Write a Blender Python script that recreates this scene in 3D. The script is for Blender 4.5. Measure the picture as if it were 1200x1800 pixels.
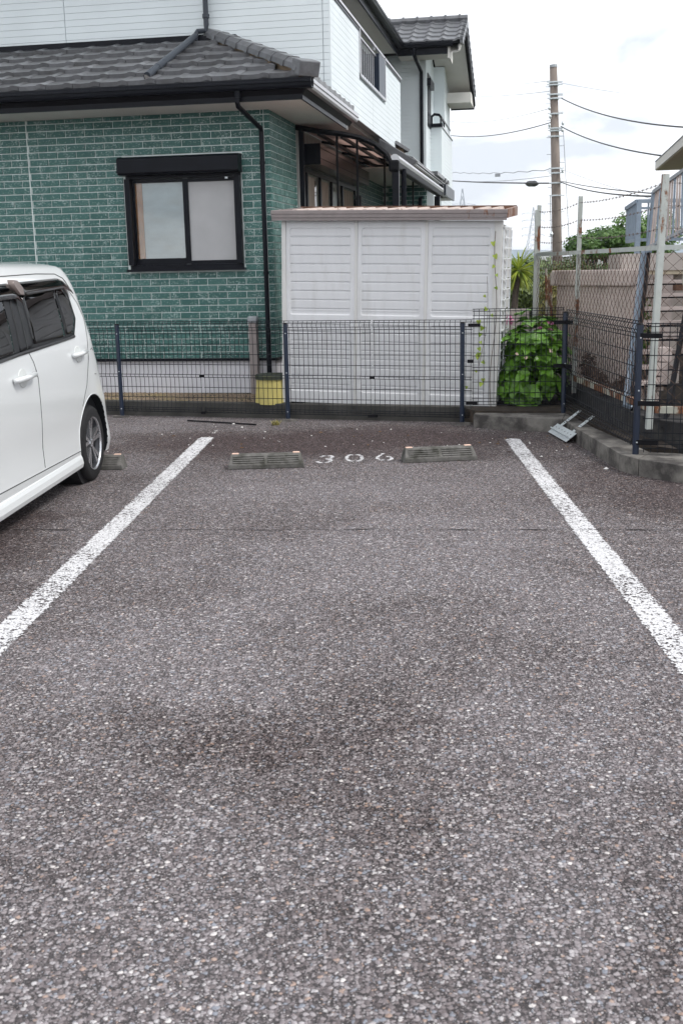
import bpy, math, random
from mathutils import Vector, Matrix, noise
random.seed(7)
RAD = math.radians
for o in list(bpy.data.objects):
    bpy.data.objects.remove(o)
S = bpy.context.scene
COL = S.collection

# ------------------------------------------------------------------ camera
PITCH, ROLL, FPX = 0.219203, -0.020680, 1924.5
R0 = Matrix(((1, 0, 0), (0, 0, -1), (0, 1, 0)))
cp, sp = math.cos(PITCH), math.sin(PITCH)
cr, sr = math.cos(ROLL), math.sin(ROLL)
RR = Matrix(((cr, -sr, 0), (sr, cr, 0), (0, 0, 1))) @ Matrix(((1, 0, 0), (0, cp, -sp), (0, sp, cp))) @ R0
cam = bpy.data.cameras.new('camera')
camo = bpy.data.objects.new('camera', cam)
COL.objects.link(camo)
m4 = Matrix.Identity(4)
for i in range(3):
    m4[i][0] = RR[0][i]; m4[i][1] = -RR[1][i]; m4[i][2] = -RR[2][i]
m4[2][3] = 1.5
camo.matrix_world = m4
cam.sensor_fit = 'VERTICAL'; cam.sensor_height = 36; cam.sensor_width = 24
cam.lens = FPX / 1800 * 36
cam.clip_start = 0.05; cam.clip_end = 9000
cam.dof.use_dof = True; cam.dof.focus_distance = 10.0; cam.dof.aperture_fstop = 9.0
S.camera = camo

# ------------------------------------------------------------------ world (thin bright overcast)
SUN_EL, SUN_AZ = 52, 112     # azimuth clockwise from +Y
W = bpy.data.worlds.new('World'); S.world = W; W.use_nodes = True
wn, wl = W.node_tree.nodes, W.node_tree.links
wn.clear()
wout = wn.new('ShaderNodeOutputWorld'); bg = wn.new('ShaderNodeBackground')
sky = wn.new('ShaderNodeTexSky'); sky.sky_type = 'NISHITA'; sky.sun_disc = False
sky.sun_elevation = RAD(SUN_EL); sky.sun_rotation = RAD(SUN_AZ)
sky.air_density = 1.2; sky.dust_density = 2.0
tc = wn.new('ShaderNodeTexCoord'); mp = wn.new('ShaderNodeMapping')
mp.inputs['Scale'].default_value = (1.0, 1.0, 3.2)
nz = wn.new('ShaderNodeTexNoise'); nz.inputs['Scale'].default_value = 2.6; nz.inputs['Detail'].default_value = 7; nz.inputs['Roughness'].default_value = 0.55
nz.inputs['Distortion'].default_value = 0.5
rp = wn.new('ShaderNodeValToRGB')
rp.color_ramp.elements[0].position = 0.40; rp.color_ramp.elements[0].color = (4.7, 5.0, 5.5, 1)
rp.color_ramp.elements[1].position = 0.58; rp.color_ramp.elements[1].color = (9.6, 9.7, 9.9, 1)
mx = wn.new('ShaderNodeMix'); mx.data_type = 'RGBA'; mx.inputs[0].default_value = 0.93
wl.new(tc.outputs['Generated'], mp.inputs[0]); wl.new(mp.outputs[0], nz.inputs['Vector']); wl.new(nz.outputs['Fac'], rp.inputs[0])
wl.new(sky.outputs[0], mx.inputs[6]); wl.new(rp.outputs[0], mx.inputs[7])
wl.new(mx.outputs[2], bg.inputs[0]); bg.inputs[1].default_value = 0.1
wl.new(bg.outputs[0], wout.inputs[0])

sun = bpy.data.lights.new('sun', 'SUN'); sun.energy = 1.25; sun.angle = RAD(14); sun.color = (1.0, 0.965, 0.92)
suno = bpy.data.objects.new('sun', sun); COL.objects.link(suno)
az, el = RAD(SUN_AZ), RAD(SUN_EL)
dsun = Vector((math.sin(az) * math.cos(el), math.cos(az) * math.cos(el), math.sin(el)))
suno.rotation_euler = dsun.to_track_quat('Z', 'Y').to_euler()
suno.location = (0, 0, 30)
S.view_settings.view_transform = 'Standard'; S.view_settings.look = 'None'
S.view_settings.exposure = 0.94; S.view_settings.gamma = 1.0
S.view_settings.use_curve_mapping = False
S.render.engine = 'CYCLES'

# ------------------------------------------------------------------ frames
YH, YP = 0.183837, 0.0335563
FW = Matrix.Identity(4)
FH = Matrix.Rotation(-YH, 4, 'Z')                       # house frame
FC = Matrix.Rotation(-0.08, 4, 'Z')                       # parking frame
FSH = Matrix.Translation((-0.583, 11.286, 0.17)) @ Matrix.Rotation(-RAD(14), 4, 'Z') @ Matrix.Rotation(0.0263, 4, 'Y')

OFF = {}
def off(o):
    while o is not None:
        if o.name in OFF: return OFF[o.name]
        o = o.parent
    return Vector((0, 0, 0))
def tag(o, label=None, cat=None, group=None, kind=None):
    if label: o['label'] = label
    if cat: o['category'] = cat
    if group: o['group'] = group
    if kind: o['kind'] = kind
    return o
def thing(name, label, cat, o=(0, 0, 0), F=FW, group=None):
    e = bpy.data.objects.new(name, None); COL.objects.link(e)
    e.empty_display_size = 0.2
    e.matrix_world = F @ Matrix.Translation(o)
    OFF[e.name] = Vector(o)
    return tag(e, label, cat, group)

class MB:
    def __init__(s): s.v = []; s.f = []
    def add(s, vs, fs):
        n = len(s.v); s.v += [tuple(a) for a in vs]; s.f += [tuple(i + n for i in q) for q in fs]; return s
    def box(s, x0, x1, y0, y1, z0, z1):
        return s.add([(x0, y0, z0), (x1, y0, z0), (x1, y1, z0), (x0, y1, z0), (x0, y0, z1), (x1, y0, z1), (x1, y1, z1), (x0, y1, z1)],
                     [(3, 2, 1, 0), (4, 5, 6, 7), (0, 1, 5, 4), (1, 2, 6, 5), (2, 3, 7, 6), (3, 0, 4, 7)])
    def bar(s, a, b, w, h, up=(0, 0, 1)):
        a, b = Vector(a), Vector(b); d = (b - a).normalized(); up = Vector(up)
        if abs(d.dot(up)) > 0.98: up = Vector((0, 1, 0))
        x = d.cross(up).normalized() * w / 2; y = x.cross(d).normalized() * h / 2
        return s.add([a - x - y, a + x - y, a + x + y, a - x + y, b - x - y, b + x - y, b + x + y, b - x + y],
                     [(0, 1, 2, 3), (7, 6, 5, 4), (4, 5, 1, 0), (5, 6, 2, 1), (6, 7, 3, 2), (7, 4, 0, 3)])
    def tube(s, pts, r, n=8, caps=True):
        pts = [Vector(p) for p in pts]; m = len(pts); rs = r if isinstance(r, (list, tuple)) else [r] * m
        rings = []; px = None
        for i, p in enumerate(pts):
            d = (pts[min(i + 1, m - 1)] - pts[max(i - 1, 0)]).normalized()
            if px is None:
                up = Vector((0, 0, 1)) if abs(d.z) < 0.9 else Vector((0, 1, 0))
                px = d.cross(up).normalized()
            else:
                px = (px - d * px.dot(d)).normalized()
            py = d.cross(px)
            rings.append([p + (px * math.cos(2 * math.pi * k / n) + py * math.sin(2 * math.pi * k / n)) * rs[i] for k in range(n)])
        vs = [q for r_ in rings for q in r_]; fs = []
        for i in range(m - 1):
            for k in range(n):
                a, b = i * n + k, i * n + (k + 1) % n
                fs.append((a, b, b + n, a + n))
        if caps:
            fs.append(tuple(range(n))[::-1]); fs.append(tuple((m - 1) * n + k for k in range(n)))
        return s.add(vs, fs)
    def prism(s, poly, fn, t0, t1):
        n = len(poly)
        vs = [fn(a, b, t0) for a, b in poly] + [fn(a, b, t1) for a, b in poly]
        fs = [tuple(range(n)), tuple(range(2 * n - 1, n - 1, -1))] + [(i, (i + 1) % n + 0, (i + 1) % n + n, i + n)[::-1] for i in range(n)]
        return s.add(vs, fs)
    def grid(s, nx, ny, fn):
        vs = [fn(i / nx, j / ny) for j in range(ny + 1) for i in range(nx + 1)]
        fs = [(j * (nx + 1) + i, j * (nx + 1) + i + 1, (j + 1) * (nx + 1) + i + 1, (j + 1) * (nx + 1) + i) for j in range(ny) for i in range(nx)]
        return s.add(vs, fs)
    def mesh(s, name, mat, smooth=False, o=(0, 0, 0), fix=True):
        o = Vector(o); me = bpy.data.meshes.new(name)
        me.from_pydata([tuple(Vector(v) - o) for v in s.v], [], s.f)
        if fix:
            import bmesh
            bm = bmesh.new(); bm.from_mesh(me); bmesh.ops.recalc_face_normals(bm, faces=bm.faces); bm.to_mesh(me); bm.free()
        me.materials.append(mat)
        if smooth:
            me.polygons.foreach_set('use_smooth', [True] * len(me.polygons))
        return me
    def build(s, name, mat, parent=None, smooth=False, bevel=0, F=FW, o=None, fix=True, **kw):
        if parent is None:
            o = Vector(o) if o is not None else Vector((0, 0, 0))
        else:
            o = off(parent)
        ob = bpy.data.objects.new(name, s.mesh(name, mat, smooth, o, fix)); COL.objects.link(ob)
        if parent is None:
            ob.matrix_world = F @ Matrix.Translation(o)
        else:
            ob.parent = parent
        if bevel:
            b = ob.modifiers.new('bevel', 'BEVEL'); b.width = bevel; b.segments = 2; b.limit_method = 'ANGLE'; b.angle_limit = RAD(40)
        if smooth == 'auto':
            pass
        return tag(ob, **kw)
def inst(name, me, parent, loc, rot=(0, 0, 0), sc=(1, 1, 1)):
    ob = bpy.data.objects.new(name, me); COL.objects.link(ob)
    ob.parent = parent; ob.location = Vector(loc) - off(parent); ob.rotation_euler = rot; ob.scale = sc
    return ob
def mbox(*a): return MB().box(*a)

# ------------------------------------------------------------------ materials
def nt(name):
    m = bpy.data.materials.new(name); m.use_nodes = True
    n, l = m.node_tree.nodes, m.node_tree.links
    return m, n, l, n['Principled BSDF']
def tex(n, l, kind='Noise', scale=5, detail=4, rough=0.55, co='Object', stretch=None, **k):
    c = n.new('ShaderNodeTexCoord') if co != 'Pos' else n.new('ShaderNodeNewGeometry')
    t = n.new('ShaderNodeTex' + kind)
    t.inputs['Scale'].default_value = scale
    if kind == 'Noise': t.inputs['Detail'].default_value = detail; t.inputs['Roughness'].default_value = rough
    src = c.outputs[co] if co != 'Pos' else c.outputs['Position']
    if stretch:
        mpp = n.new('ShaderNodeMapping'); mpp.inputs['Scale'].default_value = stretch; l.new(src, mpp.inputs[0]); src = mpp.outputs[0]
    l.new(src, t.inputs['Vector'])
    return t
def ramp(n, l, src, stops):
    r = n.new('ShaderNodeValToRGB'); e = r.color_ramp.elements
    while len(e) < len(stops): e.new(0.5)
    for q, (p, c) in zip(e, stops):
        q.position = p; q.color = (c, c, c, 1) if isinstance(c, (int, float)) else (*c, 1)
    l.new(src, r.inputs[0]); return r
def mixc(n, l, fac, a, b, mode='MIX'):
    x = n.new('ShaderNodeMix'); x.data_type = 'RGBA'; x.blend_type = mode
    for sck, val in ((0, fac), (6, a), (7, b)):
        if hasattr(val, 'is_linked'): l.new(val, x.inputs[sck])
        elif isinstance(val, (int, float)): x.inputs[sck].default_value = val if sck == 0 else (val, val, val, 1)
        else: x.inputs[sck].default_value = (*val, 1)
    return x.outputs[2]
def bump(n, l, b, h, strength=0.3, dist=0.01):
    q = n.new('ShaderNodeBump'); q.inputs['Strength'].default_value = strength; q.inputs['Distance'].default_value = dist
    l.new(h, q.inputs['Height']); l.new(q.outputs[0], b.inputs['Normal']); return q
def M(name, col, rough=0.6, metal=0, var=0.12, scale=6, spec=0.28, bmp=0.0, bscale=80, coat=0, dirt=None, dirt_amt=0.5, dirt_scale=3, stretch=None, rnd=0.0, dirt_lo=0.5, dirt_hi=0.7):
    m, n, l, b = nt(name)
    t = tex(n, l, 'Noise', scale, 6, 0.6, 'Pos', stretch)
    dark = tuple(c * (1 - var) for c in col); lite = tuple(min(1, c * (1 + var)) for c in col)
    c = ramp(n, l, t.outputs[0], [(0.3, dark), (0.7, lite)]).outputs[0]
    if rnd:
        oi = n.new('ShaderNodeObjectInfo'); mr = n.new('ShaderNodeMapRange')
        mr.inputs[3].default_value = 1 - rnd; mr.inputs[4].default_value = 1 + rnd; l.new(oi.outputs['Random'], mr.inputs[0])
        c = mixc(n, l, 1.0, c, mr.outputs[0], 'MULTIPLY')
    if dirt:
        t2 = tex(n, l, 'Noise', dirt_scale, 8, 0.65, 'Pos', stretch)
        f = ramp(n, l, t2.outputs[0], [(dirt_lo, 0.0), (dirt_hi, dirt_amt)]).outputs[0]
        c = mixc(n, l, f, c, dirt)
    l.new(c, b.inputs['Base Color'])
    b.inputs['Roughness'].default_value = rough; b.inputs['Metallic'].default_value = metal
    b.inputs['Specular IOR Level'].default_value = spec; b.inputs['Coat Weight'].default_value = coat; b.inputs['Coat Roughness'].default_value = 0.04
    if bmp:
        t3 = tex(n, l, 'Noise', bscale, 6, 0.6, 'Pos'); bump(n, l, b, t3.outputs[0], bmp, 0.01)
    return m

def asphalt_mat():
    m, n, l, b = nt('asphalt')
    g = n.new('ShaderNodeNewGeometry'); pos = g.outputs['Position']
    nd = n.new('ShaderNodeTexNoise'); nd.inputs['Scale'].default_value = 60; nd.inputs['Detail'].default_value = 2; l.new(pos, nd.inputs['Vector'])
    dv = mixc(n, l, 0.012, pos, nd.outputs['Color'], 'ADD')
    def vor(sc, feat='F1'):
        v = n.new('ShaderNodeTexVoronoi'); v.inputs['Scale'].default_value = sc; v.feature = feat; l.new(dv, v.inputs['Vector']); return v
    v1 = vor(84); v2 = vor(175)
    bw = n.new('ShaderNodeSeparateColor'); l.new(v1.outputs['Color'], bw.inputs[0])
    bw2 = n.new('ShaderNodeSeparateColor'); l.new(v2.outputs['Color'], bw2.inputs[0])
    stops = [(0.0, (0.060, 0.049, 0.048)), (0.14, (0.095, 0.080, 0.079)), (0.30, (0.135, 0.117, 0.115)), (0.48, (0.178, 0.160, 0.158)),
             (0.66, (0.225, 0.208, 0.206)), (0.77, (0.165, 0.178, 0.198)), (0.83, (0.29, 0.275, 0.27)), (0.90, (0.26, 0.190, 0.150)), (0.935, (0.34, 0.33, 0.32)), (0.98, (0.47, 0.45, 0.42))]
    c1 = ramp(n, l, bw.outputs[0], stops); c1.color_ramp.interpolation = 'CONSTANT'
    c2 = ramp(n, l, bw2.outputs[1], stops); c2.color_ramp.interpolation = 'CONSTANT'
    # height of stones : rounded, random level
    def mth(op, a, c, cl=False):
        q = n.new('ShaderNodeMath'); q.operation = op; q.use_clamp = cl
        for i, x in enumerate((a, c)):
            if hasattr(x, 'is_linked'): l.new(x, q.inputs[i])
            elif x is not None: q.inputs[i].default_value = x
        return q.outputs[0]
    h1 = mth('SUBTRACT', mth('MULTIPLY', bw.outputs[1], 0.55), mth('MULTIPLY', v1.outputs['Distance'], 1.15))
    h2 = mth('SUBTRACT', mth('SUBTRACT', mth('MULTIPLY', bw2.outputs[0], 0.4), mth('MULTIPLY', v2.outputs['Distance'], 0.8)), 0.16)
    sel = mth('GREATER_THAN', h1, h2)
    hh = mth('MAXIMUM', h1, h2)
    stone = mixc(n, l, sel, c2.outputs[0], c1.outputs[0])
    # binder in the gaps, blackened further to paint the shade between stones
    gap = ramp(n, l, hh, [(-0.0, 1.0), (0.14, 0.0)])
    gap.color_ramp.elements[0].position = 0.0
    hn = mth('ADD', hh, 0.42)
    gap2 = ramp(n, l, hn, [(0.02, 1.0), (0.24, 0.0)])
    col = mixc(n, l, gap2.outputs[0], stone, (0.014, 0.011, 0.011))
    # large-scale wear : darker, browner unworn zones ; dusty pale wheel tracks
    wn0 = n.new('ShaderNodeTexNoise'); wn0.inputs['Scale'].default_value = 1.6; wn0.inputs['Detail'].default_value = 6; wn0.inputs['Roughness'].default_value = 0.7; l.new(pos, wn0.inputs['Vector'])
    wpos = mixc(n, l, 1.0, pos, mixc(n, l, 1.0, mixc(n, l, 1.0, wn0.outputs['Color'], (0.5, 0.5, 0.5), 'SUBTRACT'), (1.5, 1.5, 0.0), 'MULTIPLY'), 'ADD')
    def blob(cx, cy, rx, ry, k):
        mpx = n.new('ShaderNodeMapping'); mpx.inputs['Location'].default_value = (-cx / rx, -cy / ry, 0); mpx.inputs['Scale'].default_value = (1 / rx, 1 / ry, 0)
        l.new(wpos, mpx.inputs[0]); ln = n.new('ShaderNodeVectorMath'); ln.operation = 'LENGTH'; l.new(mpx.outputs[0], ln.inputs[0])
        r = ramp(n, l, ln.outputs['Value'], [(0.0, k), (1.0, 0.0)]); r.color_ramp.interpolation = 'EASE'; return r.outputs[0]
    w = n.new('ShaderNodeTexNoise'); w.inputs['Scale'].default_value = 0.9; w.inputs['Detail'].default_value = 5; w.inputs['Roughness'].default_value = 0.62; l.new(pos, w.inputs['Vector'])
    wv = ramp(n, l, w.outputs[0], [(0.32, 0.0), (0.68, 0.5)]).outputs[0]
    dust = wv
    for bl in ((-0.72, 4.2, 0.6, 0.8, 1.2), (-0.3, 4.9, 0.5, 0.5, 0.4), (0.25, 5.7, 1.0, 1.0, 1.1), (0.75, 3.3, 0.42, 0.9, 0.45), (-0.55, 2.4, 0.5, 0.7, 0.35), (0.42, 2.3, 0.35, 0.8, 0.8), (-0.35, 2.1, 0.6, 0.6, 0.35), (-0.1, 7.4, 1.6, 0.5, 0.35), (1.0, 4.6, 0.5, 1.2, 0.4)):
        dust = mth('ADD', dust, blob(*bl))
    darkb = None
    for bl in ((0.0, 3.45, 0.7, 0.6, 0.36), (-0.5, 3.2, 0.5, 0.4, 0.3), (-2.2, 6.2, 0.9, 2.2, 0.8), (0.0, 9.6, 3.5, 1.6, 1.3), (2.2, 7.2, 1.0, 1.7, 0.8), (0.1, 2.75, 0.35, 0.5, 0.3)):
        darkb = blob(*bl) if darkb is None else mth('ADD', darkb, blob(*bl))
    f = mth('SUBTRACT', dust, darkb)
    fl = ramp(n, l, mth('MULTIPLY', mth('ADD', f, 1.0), 0.5), [(0.0, 0.0), (1.0, 1.0)]).outputs[0]
    brt = mixc(n, l, 1.0, col, (1.55, 1.60, 1.66), 'MULTIPLY'); brt = mixc(n, l, 0.22, brt, (0.25, 0.25, 0.255))
    col = mixc(n, l, ramp(n, l, fl, [(0.42, 0.0), (0.78, 0.85)]).outputs[0], col, brt)
    col = mixc(n, l, ramp(n, l, fl, [(0.12, 0.85), (0.50, 0.0)]).outputs[0], col, mixc(n, l, 1.0, col, (0.50, 0.41, 0.41), 'MULTIPLY'))
    # rusty-brown specks of soil
    w3 = n.new('ShaderNodeTexNoise'); w3.inputs['Scale'].default_value = 7; w3.inputs['Detail'].default_value = 6; w3.inputs['Roughness'].default_value = 0.7; l.new(pos, w3.inputs['Vector'])
    col = mixc(n, l, ramp(n, l, w3.outputs[0], [(0.64, 0.0), (0.78, 0.30)]).outputs[0], col, (0.16, 0.095, 0.06))
    col = mixc(n, l, 1.0, col, (1.045, 1.0, 1.01), 'MULTIPLY')
    l.new(col, b.inputs['Base Color']); b.inputs['Roughness'].default_value = 0.8; b.inputs['Specular IOR Level'].default_value = 0.2
    bp = n.new('ShaderNodeBump'); bp.inputs['Strength'].default_value = 1.0; bp.inputs['Distance'].default_value = 0.008
    l.new(hh, bp.inputs['Height']); l.new(bp.outputs[0], b.inputs['Normal'])
    return m
def paint_mat():
    m, n, l, b = nt('road_paint')
    out = n['Material Output']
    g = n.new('ShaderNodeNewGeometry')
    v = n.new('ShaderNodeTexVoronoi'); v.inputs['Scale'].default_value = 95; l.new(g.outputs['Position'], v.inputs['Vector'])
    t = n.new('ShaderNodeTexNoise'); t.inputs['Scale'].default_value = 34; t.inputs['Detail'].default_value = 7; t.inputs['Roughness'].default_value = 0.75; l.new(g.outputs['Position'], t.inputs['Vector'])
    a = n.new('ShaderNodeMath'); a.operation = 'MULTIPLY_ADD'; l.new(v.outputs['Distance'], a.inputs[0]); a.inputs[1].default_value = 0.22; l.new(t.outputs[0], a.inputs[2])
    tl_ = n.new('ShaderNodeTexNoise'); tl_.inputs['Scale'].default_value = 2.6; tl_.inputs['Detail'].default_value = 3; l.new(g.outputs['Position'], tl_.inputs['Vector'])
    a2 = n.new('ShaderNodeMath'); a2.operation = 'MULTIPLY_ADD'; l.new(tl_.outputs[0], a2.inputs[0]); a2.inputs[1].default_value = 0.26; l.new(a.outputs[0], a2.inputs[2])
    r = ramp(n, l, a2.outputs[0], [(0.775, 0.0), (0.82, 1.0)])
    uvm = n.new('ShaderNodeAttribute'); uvm.attribute_name = 'edge'
    ad = n.new('ShaderNodeMath'); ad.operation = 'ADD'; ad.use_clamp = True
    t2 = n.new('ShaderNodeTexNoise'); t2.inputs['Scale'].default_value = 55; t2.inputs['Detail'].default_value = 3; l.new(g.outputs['Position'], t2.inputs['Vector'])
    ed = n.new('ShaderNodeMath'); ed.operation = 'MULTIPLY_ADD'; l.new(t2.outputs[0], ed.inputs[0]); ed.inputs[1].default_value = 1.6; l.new(uvm.outputs['Fac'], ed.inputs[2])
    er = ramp(n, l, ed.outputs[0], [(0.0, 0.0), (1.0, 0.0)])
    er.color_ramp.elements[0].position = 0.0; er.color_ramp.elements[1].position = 1.0
    gt = n.new('ShaderNodeMath'); gt.operation = 'GREATER_THAN'; l.new(ed.outputs[0], gt.inputs[0]); gt.inputs[1].default_value = 1.1
    l.new(r.outputs[0], ad.inputs[0]); l.new(gt.outputs[0], ad.inputs[1])
    tr = n.new('ShaderNodeBsdfTransparent'); mxs = n.new('ShaderNodeMixShader')
    l.new(ad.outputs[0], mxs.inputs[0]); l.new(b.outputs[0], mxs.inputs[1]); l.new(tr.outputs[0], mxs.inputs[2]); l.new(mxs.outputs[0], out.inputs[0])
    c = ramp(n, l, v.outputs['Distance'], [(0.1, (0.74, 0.74, 0.75)), (0.75, (0.48, 0.47, 0.48))])
    l.new(c.outputs[0], b.inputs['Base Color']); b.inputs['Roughness'].default_value = 0.7
    iv = n.new('ShaderNodeMath'); iv.operation = 'MULTIPLY'; iv.inputs[1].default_value = -1; l.new(v.outputs['Distance'], iv.inputs[0])
    bump(n, l, b, iv.outputs[0], 0.7, 0.006)
    return m
def brick_mat():
    m, n, l, b = nt('green_glazed_brick')
    oi = n.new('ShaderNodeObjectInfo')
    base = ramp(n, l, oi.outputs['Random'], [(0.0, (0.030, 0.104, 0.092)), (0.5, (0.042, 0.130, 0.115)), (1.0, (0.058, 0.158, 0.142))]).outputs[0]
    t = tex(n, l, 'Noise', 70, 6, 0.62, 'Pos', (0.7, 0.7, 1.2))
    big = tex(n, l, 'Noise', 9, 5, 0.7, 'Pos')
    ad = n.new('ShaderNodeMath'); ad.operation = 'MULTIPLY_ADD'; l.new(big.outputs[0], ad.inputs[0]); ad.inputs[1].default_value = 0.42; l.new(t.outputs[0], ad.inputs[2])
    f = ramp(n, l, ad.outputs[0], [(0.775, 0.0), (0.82, 0.75)]).outputs[0]
    c = mixc(n, l, f, base, (0.42, 0.52, 0.50))
    l.new(c, b.inputs['Base Color']); b.inputs['Roughness'].default_value = 0.45; b.inputs['Specular IOR Level'].default_value = 0.35
    bump(n, l, b, t.outputs[0], 0.25, 0.004)
    return m
def siding_mat(name, col):
    m, n, l, b = nt(name)
    c = n.new('ShaderNodeNewGeometry')
    t = n.new('ShaderNodeTexNoise'); t.inputs['Scale'].default_value = 1.3; t.inputs['Detail'].default_value = 6; l.new(c.outputs['Position'], t.inputs['Vector'])
    cc = ramp(n, l, t.outputs[0], [(0.3, tuple(x * 0.94 for x in col)), (0.7, tuple(min(1, x * 1.03) for x in col))]).outputs[0]
    t3 = tex(n, l, 'Noise', 60, 5, 0.6, 'Pos')
    cc = mixc(n, l, ramp(n, l, t3.outputs[0], [(0.55, 0.0), (0.75, 0.10)]).outputs[0], cc, tuple(x * 0.75 for x in col))
    l.new(cc, b.inputs['Base Color']); b.inputs['Roughness'].default_value = 0.45
    bump(n, l, b, t3.outputs[0], 0.35, 0.004)
    return m
def shed_mat(name, col):
    m = M(name, col, 0.42, 0, 0.03, 4, bmp=0.06, bscale=25, dirt=(0.40, 0.39, 0.35), dirt_amt=0.45, dirt_scale=2.6, stretch=(3, 3, 0.6), dirt_lo=0.52, dirt_hi=0.80)
    return m
def rust_mat(name, col, amount=0.55, scale=7):
    m, n, l, b = nt(name)
    t = tex(n, l, 'Noise', scale, 8, 0.68, 'Pos', (1, 1, 0.45))
    f = ramp(n, l, t.outputs[0], [(amount, 0.0), (amount + 0.05, 1.0)]).outputs[0]
    rc = ramp(n, l, tex(n, l, 'Noise', 40, 5, 0.6, 'Pos').outputs[0], [(0.3, (0.07, 0.028, 0.015)), (0.7, (0.28, 0.11, 0.045))]).outputs[0]
    pc = ramp(n, l, tex(n, l, 'Noise', 14, 5, 0.6, 'Pos').outputs[0], [(0.3, tuple(x * .85 for x in col)), (0.7, col)]).outputs[0]
    l.new(mixc(n, l, f, pc, rc), b.inputs['Base Color']); b.inputs['Roughness'].default_value = 0.62
    bump(n, l, b, f, 0.2, 0.002)
    return m
def leaf_mat(name, c0, c1, rough=0.45, tl=0.25):
    m, n, l, b = nt(name)
    oi = n.new('ShaderNodeObjectInfo')
    g = n.new('ShaderNodeNewGeometry')
    w = n.new('ShaderNodeTexNoise'); w.inputs['Scale'].default_value = 5; w.inputs['Detail'].default_value = 5; l.new(g.outputs['Position'], w.inputs['Vector'])
    ad = n.new('ShaderNodeMath'); ad.operation = 'MULTIPLY_ADD'; l.new(oi.outputs['Random'], ad.inputs[0]); ad.inputs[1].default_value = 0.45
    rpi = n.new('ShaderNodeMath'); rpi.operation = 'MULTIPLY_ADD'; l.new(g.outputs['Random Per Island'], rpi.inputs[0]); rpi.inputs[1].default_value = 0.4; l.new(w.outputs[0], rpi.inputs[2])
    l.new(rpi.outputs[0], ad.inputs[2])
    c = ramp(n, l, ad.outputs[0], [(0.45, c0), (1.15, c1)]); c.color_ramp.elements[1].position = 1.0
    l.new(c.outputs[0], b.inputs['Base Color']); b.inputs['Roughness'].default_value = rough
    out = n['Material Output']
    tb = n.new('ShaderNodeBsdfTranslucent'); l.new(c.outputs[0], tb.inputs[0]); ms = n.new('ShaderNodeMixShader'); ms.inputs[0].default_value = tl
    l.new(b.outputs[0], ms.inputs[1]); l.new(tb.outputs[0], ms.inputs[2]); l.new(ms.outputs[0], out.inputs[0])
    return m

ASPH = asphalt_mat(); PAINT = paint_mat(); BRICK = brick_mat()
GROUT = M('grout', (0.70, 0.77, 0.75), 0.8, bmp=0.2)
SIDE = siding_mat('pale_siding', (0.74, 0.80, 0.82))
JOINT = M('joint_sealant', (0.42, 0.46, 0.48), 0.8)
WHITE = M('white_soffit', (0.72, 0.70, 0.66), 0.7, var=0.03)
DARK = M('black_metal', (0.006, 0.007, 0.011), 0.32, var=0.2, spec=0.13)
DARKM = M('black_matte', (0.008, 0.008, 0.010), 0.5, var=0.2, spec=0.1)
BRONZE = M('bronze_metal', (0.12, 0.09, 0.085), 0.28, 0.6, var=0.1)
COPING = M('coping_metal', (0.55, 0.55, 0.57), 0.32, 0.45, var=0.08)
PIPEG = M('slate_grey_pipe', (0.045, 0.053, 0.066), 0.35, var=0.08)
TILE = M('roof_tile', (0.105, 0.108, 0.116), 0.30, var=0.22, scale=14, bmp=0.06, bscale=60, rnd=0.28, spec=0.7, dirt=(0.045, 0.043, 0.040), dirt_amt=0.6, dirt_scale=9, dirt_lo=.52, dirt_hi=.72)
MORTAR = M('mortar', (0.20, 0.15, 0.10), 0.9, bmp=0.5)
CONC = M('kerb_concrete', (0.175, 0.165, 0.15), 0.85, var=0.25, scale=12, bmp=0.5, bscale=90, dirt=(0.042, 0.038, 0.037), dirt_amt=0.9, dirt_scale=5, dirt_lo=0.40, dirt_hi=0.60)
CONCD = M('mossy_dark_concrete', (0.085, 0.082, 0.075), 0.9, var=0.35, scale=10, bmp=0.5, bscale=90, dirt=(0.03, 0.03, 0.028), dirt_amt=0.8, dirt_scale=5, dirt_lo=0.4, dirt_hi=0.65)
CONCB = M('black_stained_concrete', (0.045, 0.044, 0.045), 0.9, var=0.35, scale=10, bmp=0.6, bscale=90, dirt=(0.12, 0.115, 0.10), dirt_amt=0.5, dirt_scale=9)
FOUND = M('foundation_render', (0.66, 0.65, 0.68), 0.8, var=0.05, bmp=0.2, bscale=40)
STOPM = M('stop_block_concrete', (0.135, 0.13, 0.122), 0.9, var=0.22, scale=20, bmp=0.7, bscale=120, dirt=(0.045, 0.045, 0.036), dirt_amt=0.85, dirt_scale=9, dirt_lo=0.45, dirt_hi=0.65)
PEACH = M('faded_reflector', (0.72, 0.50, 0.40), 0.6, var=0.12, scale=60)
NAVY = M('navy_post_paint', (0.006, 0.014, 0.034), 0.32, var=0.15, spec=0.6)
WIRE = M('dark_coated_wire', (0.004, 0.006, 0.011), 0.45, var=0.1)
SHED = shed_mat('shed_panel', (0.67, 0.675, 0.69)); SHEDL = shed_mat('shed_trim', (0.62, 0.615, 0.60))
SHEDR = rust_mat('shed_fascia', (0.25, 0.215, 0.21), 0.63, 6)
SHEDR2 = rust_mat('shed_roof_rust', (0.33, 0.24, 0.21), 0.50, 5)
RUSTP = rust_mat('mint_paint_rust', (0.46, 0.49, 0.465), 0.55, 6)
RUSTH = rust_mat('heavy_rust', (0.50, 0.50, 0.42), 0.47, 7)
RUSTW = M('rusty_wire', (0.14, 0.075, 0.05), 0.7, var=0.4, scale=8)
GALV = M('galvanised_steel', (0.56, 0.60, 0.62), 0.42, 0.35, var=0.12, scale=30)
GALVG = M('weathered_grey_steel', (0.36, 0.38, 0.40), 0.6, 0.2, var=0.2, scale=20, bmp=0.2)
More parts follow.
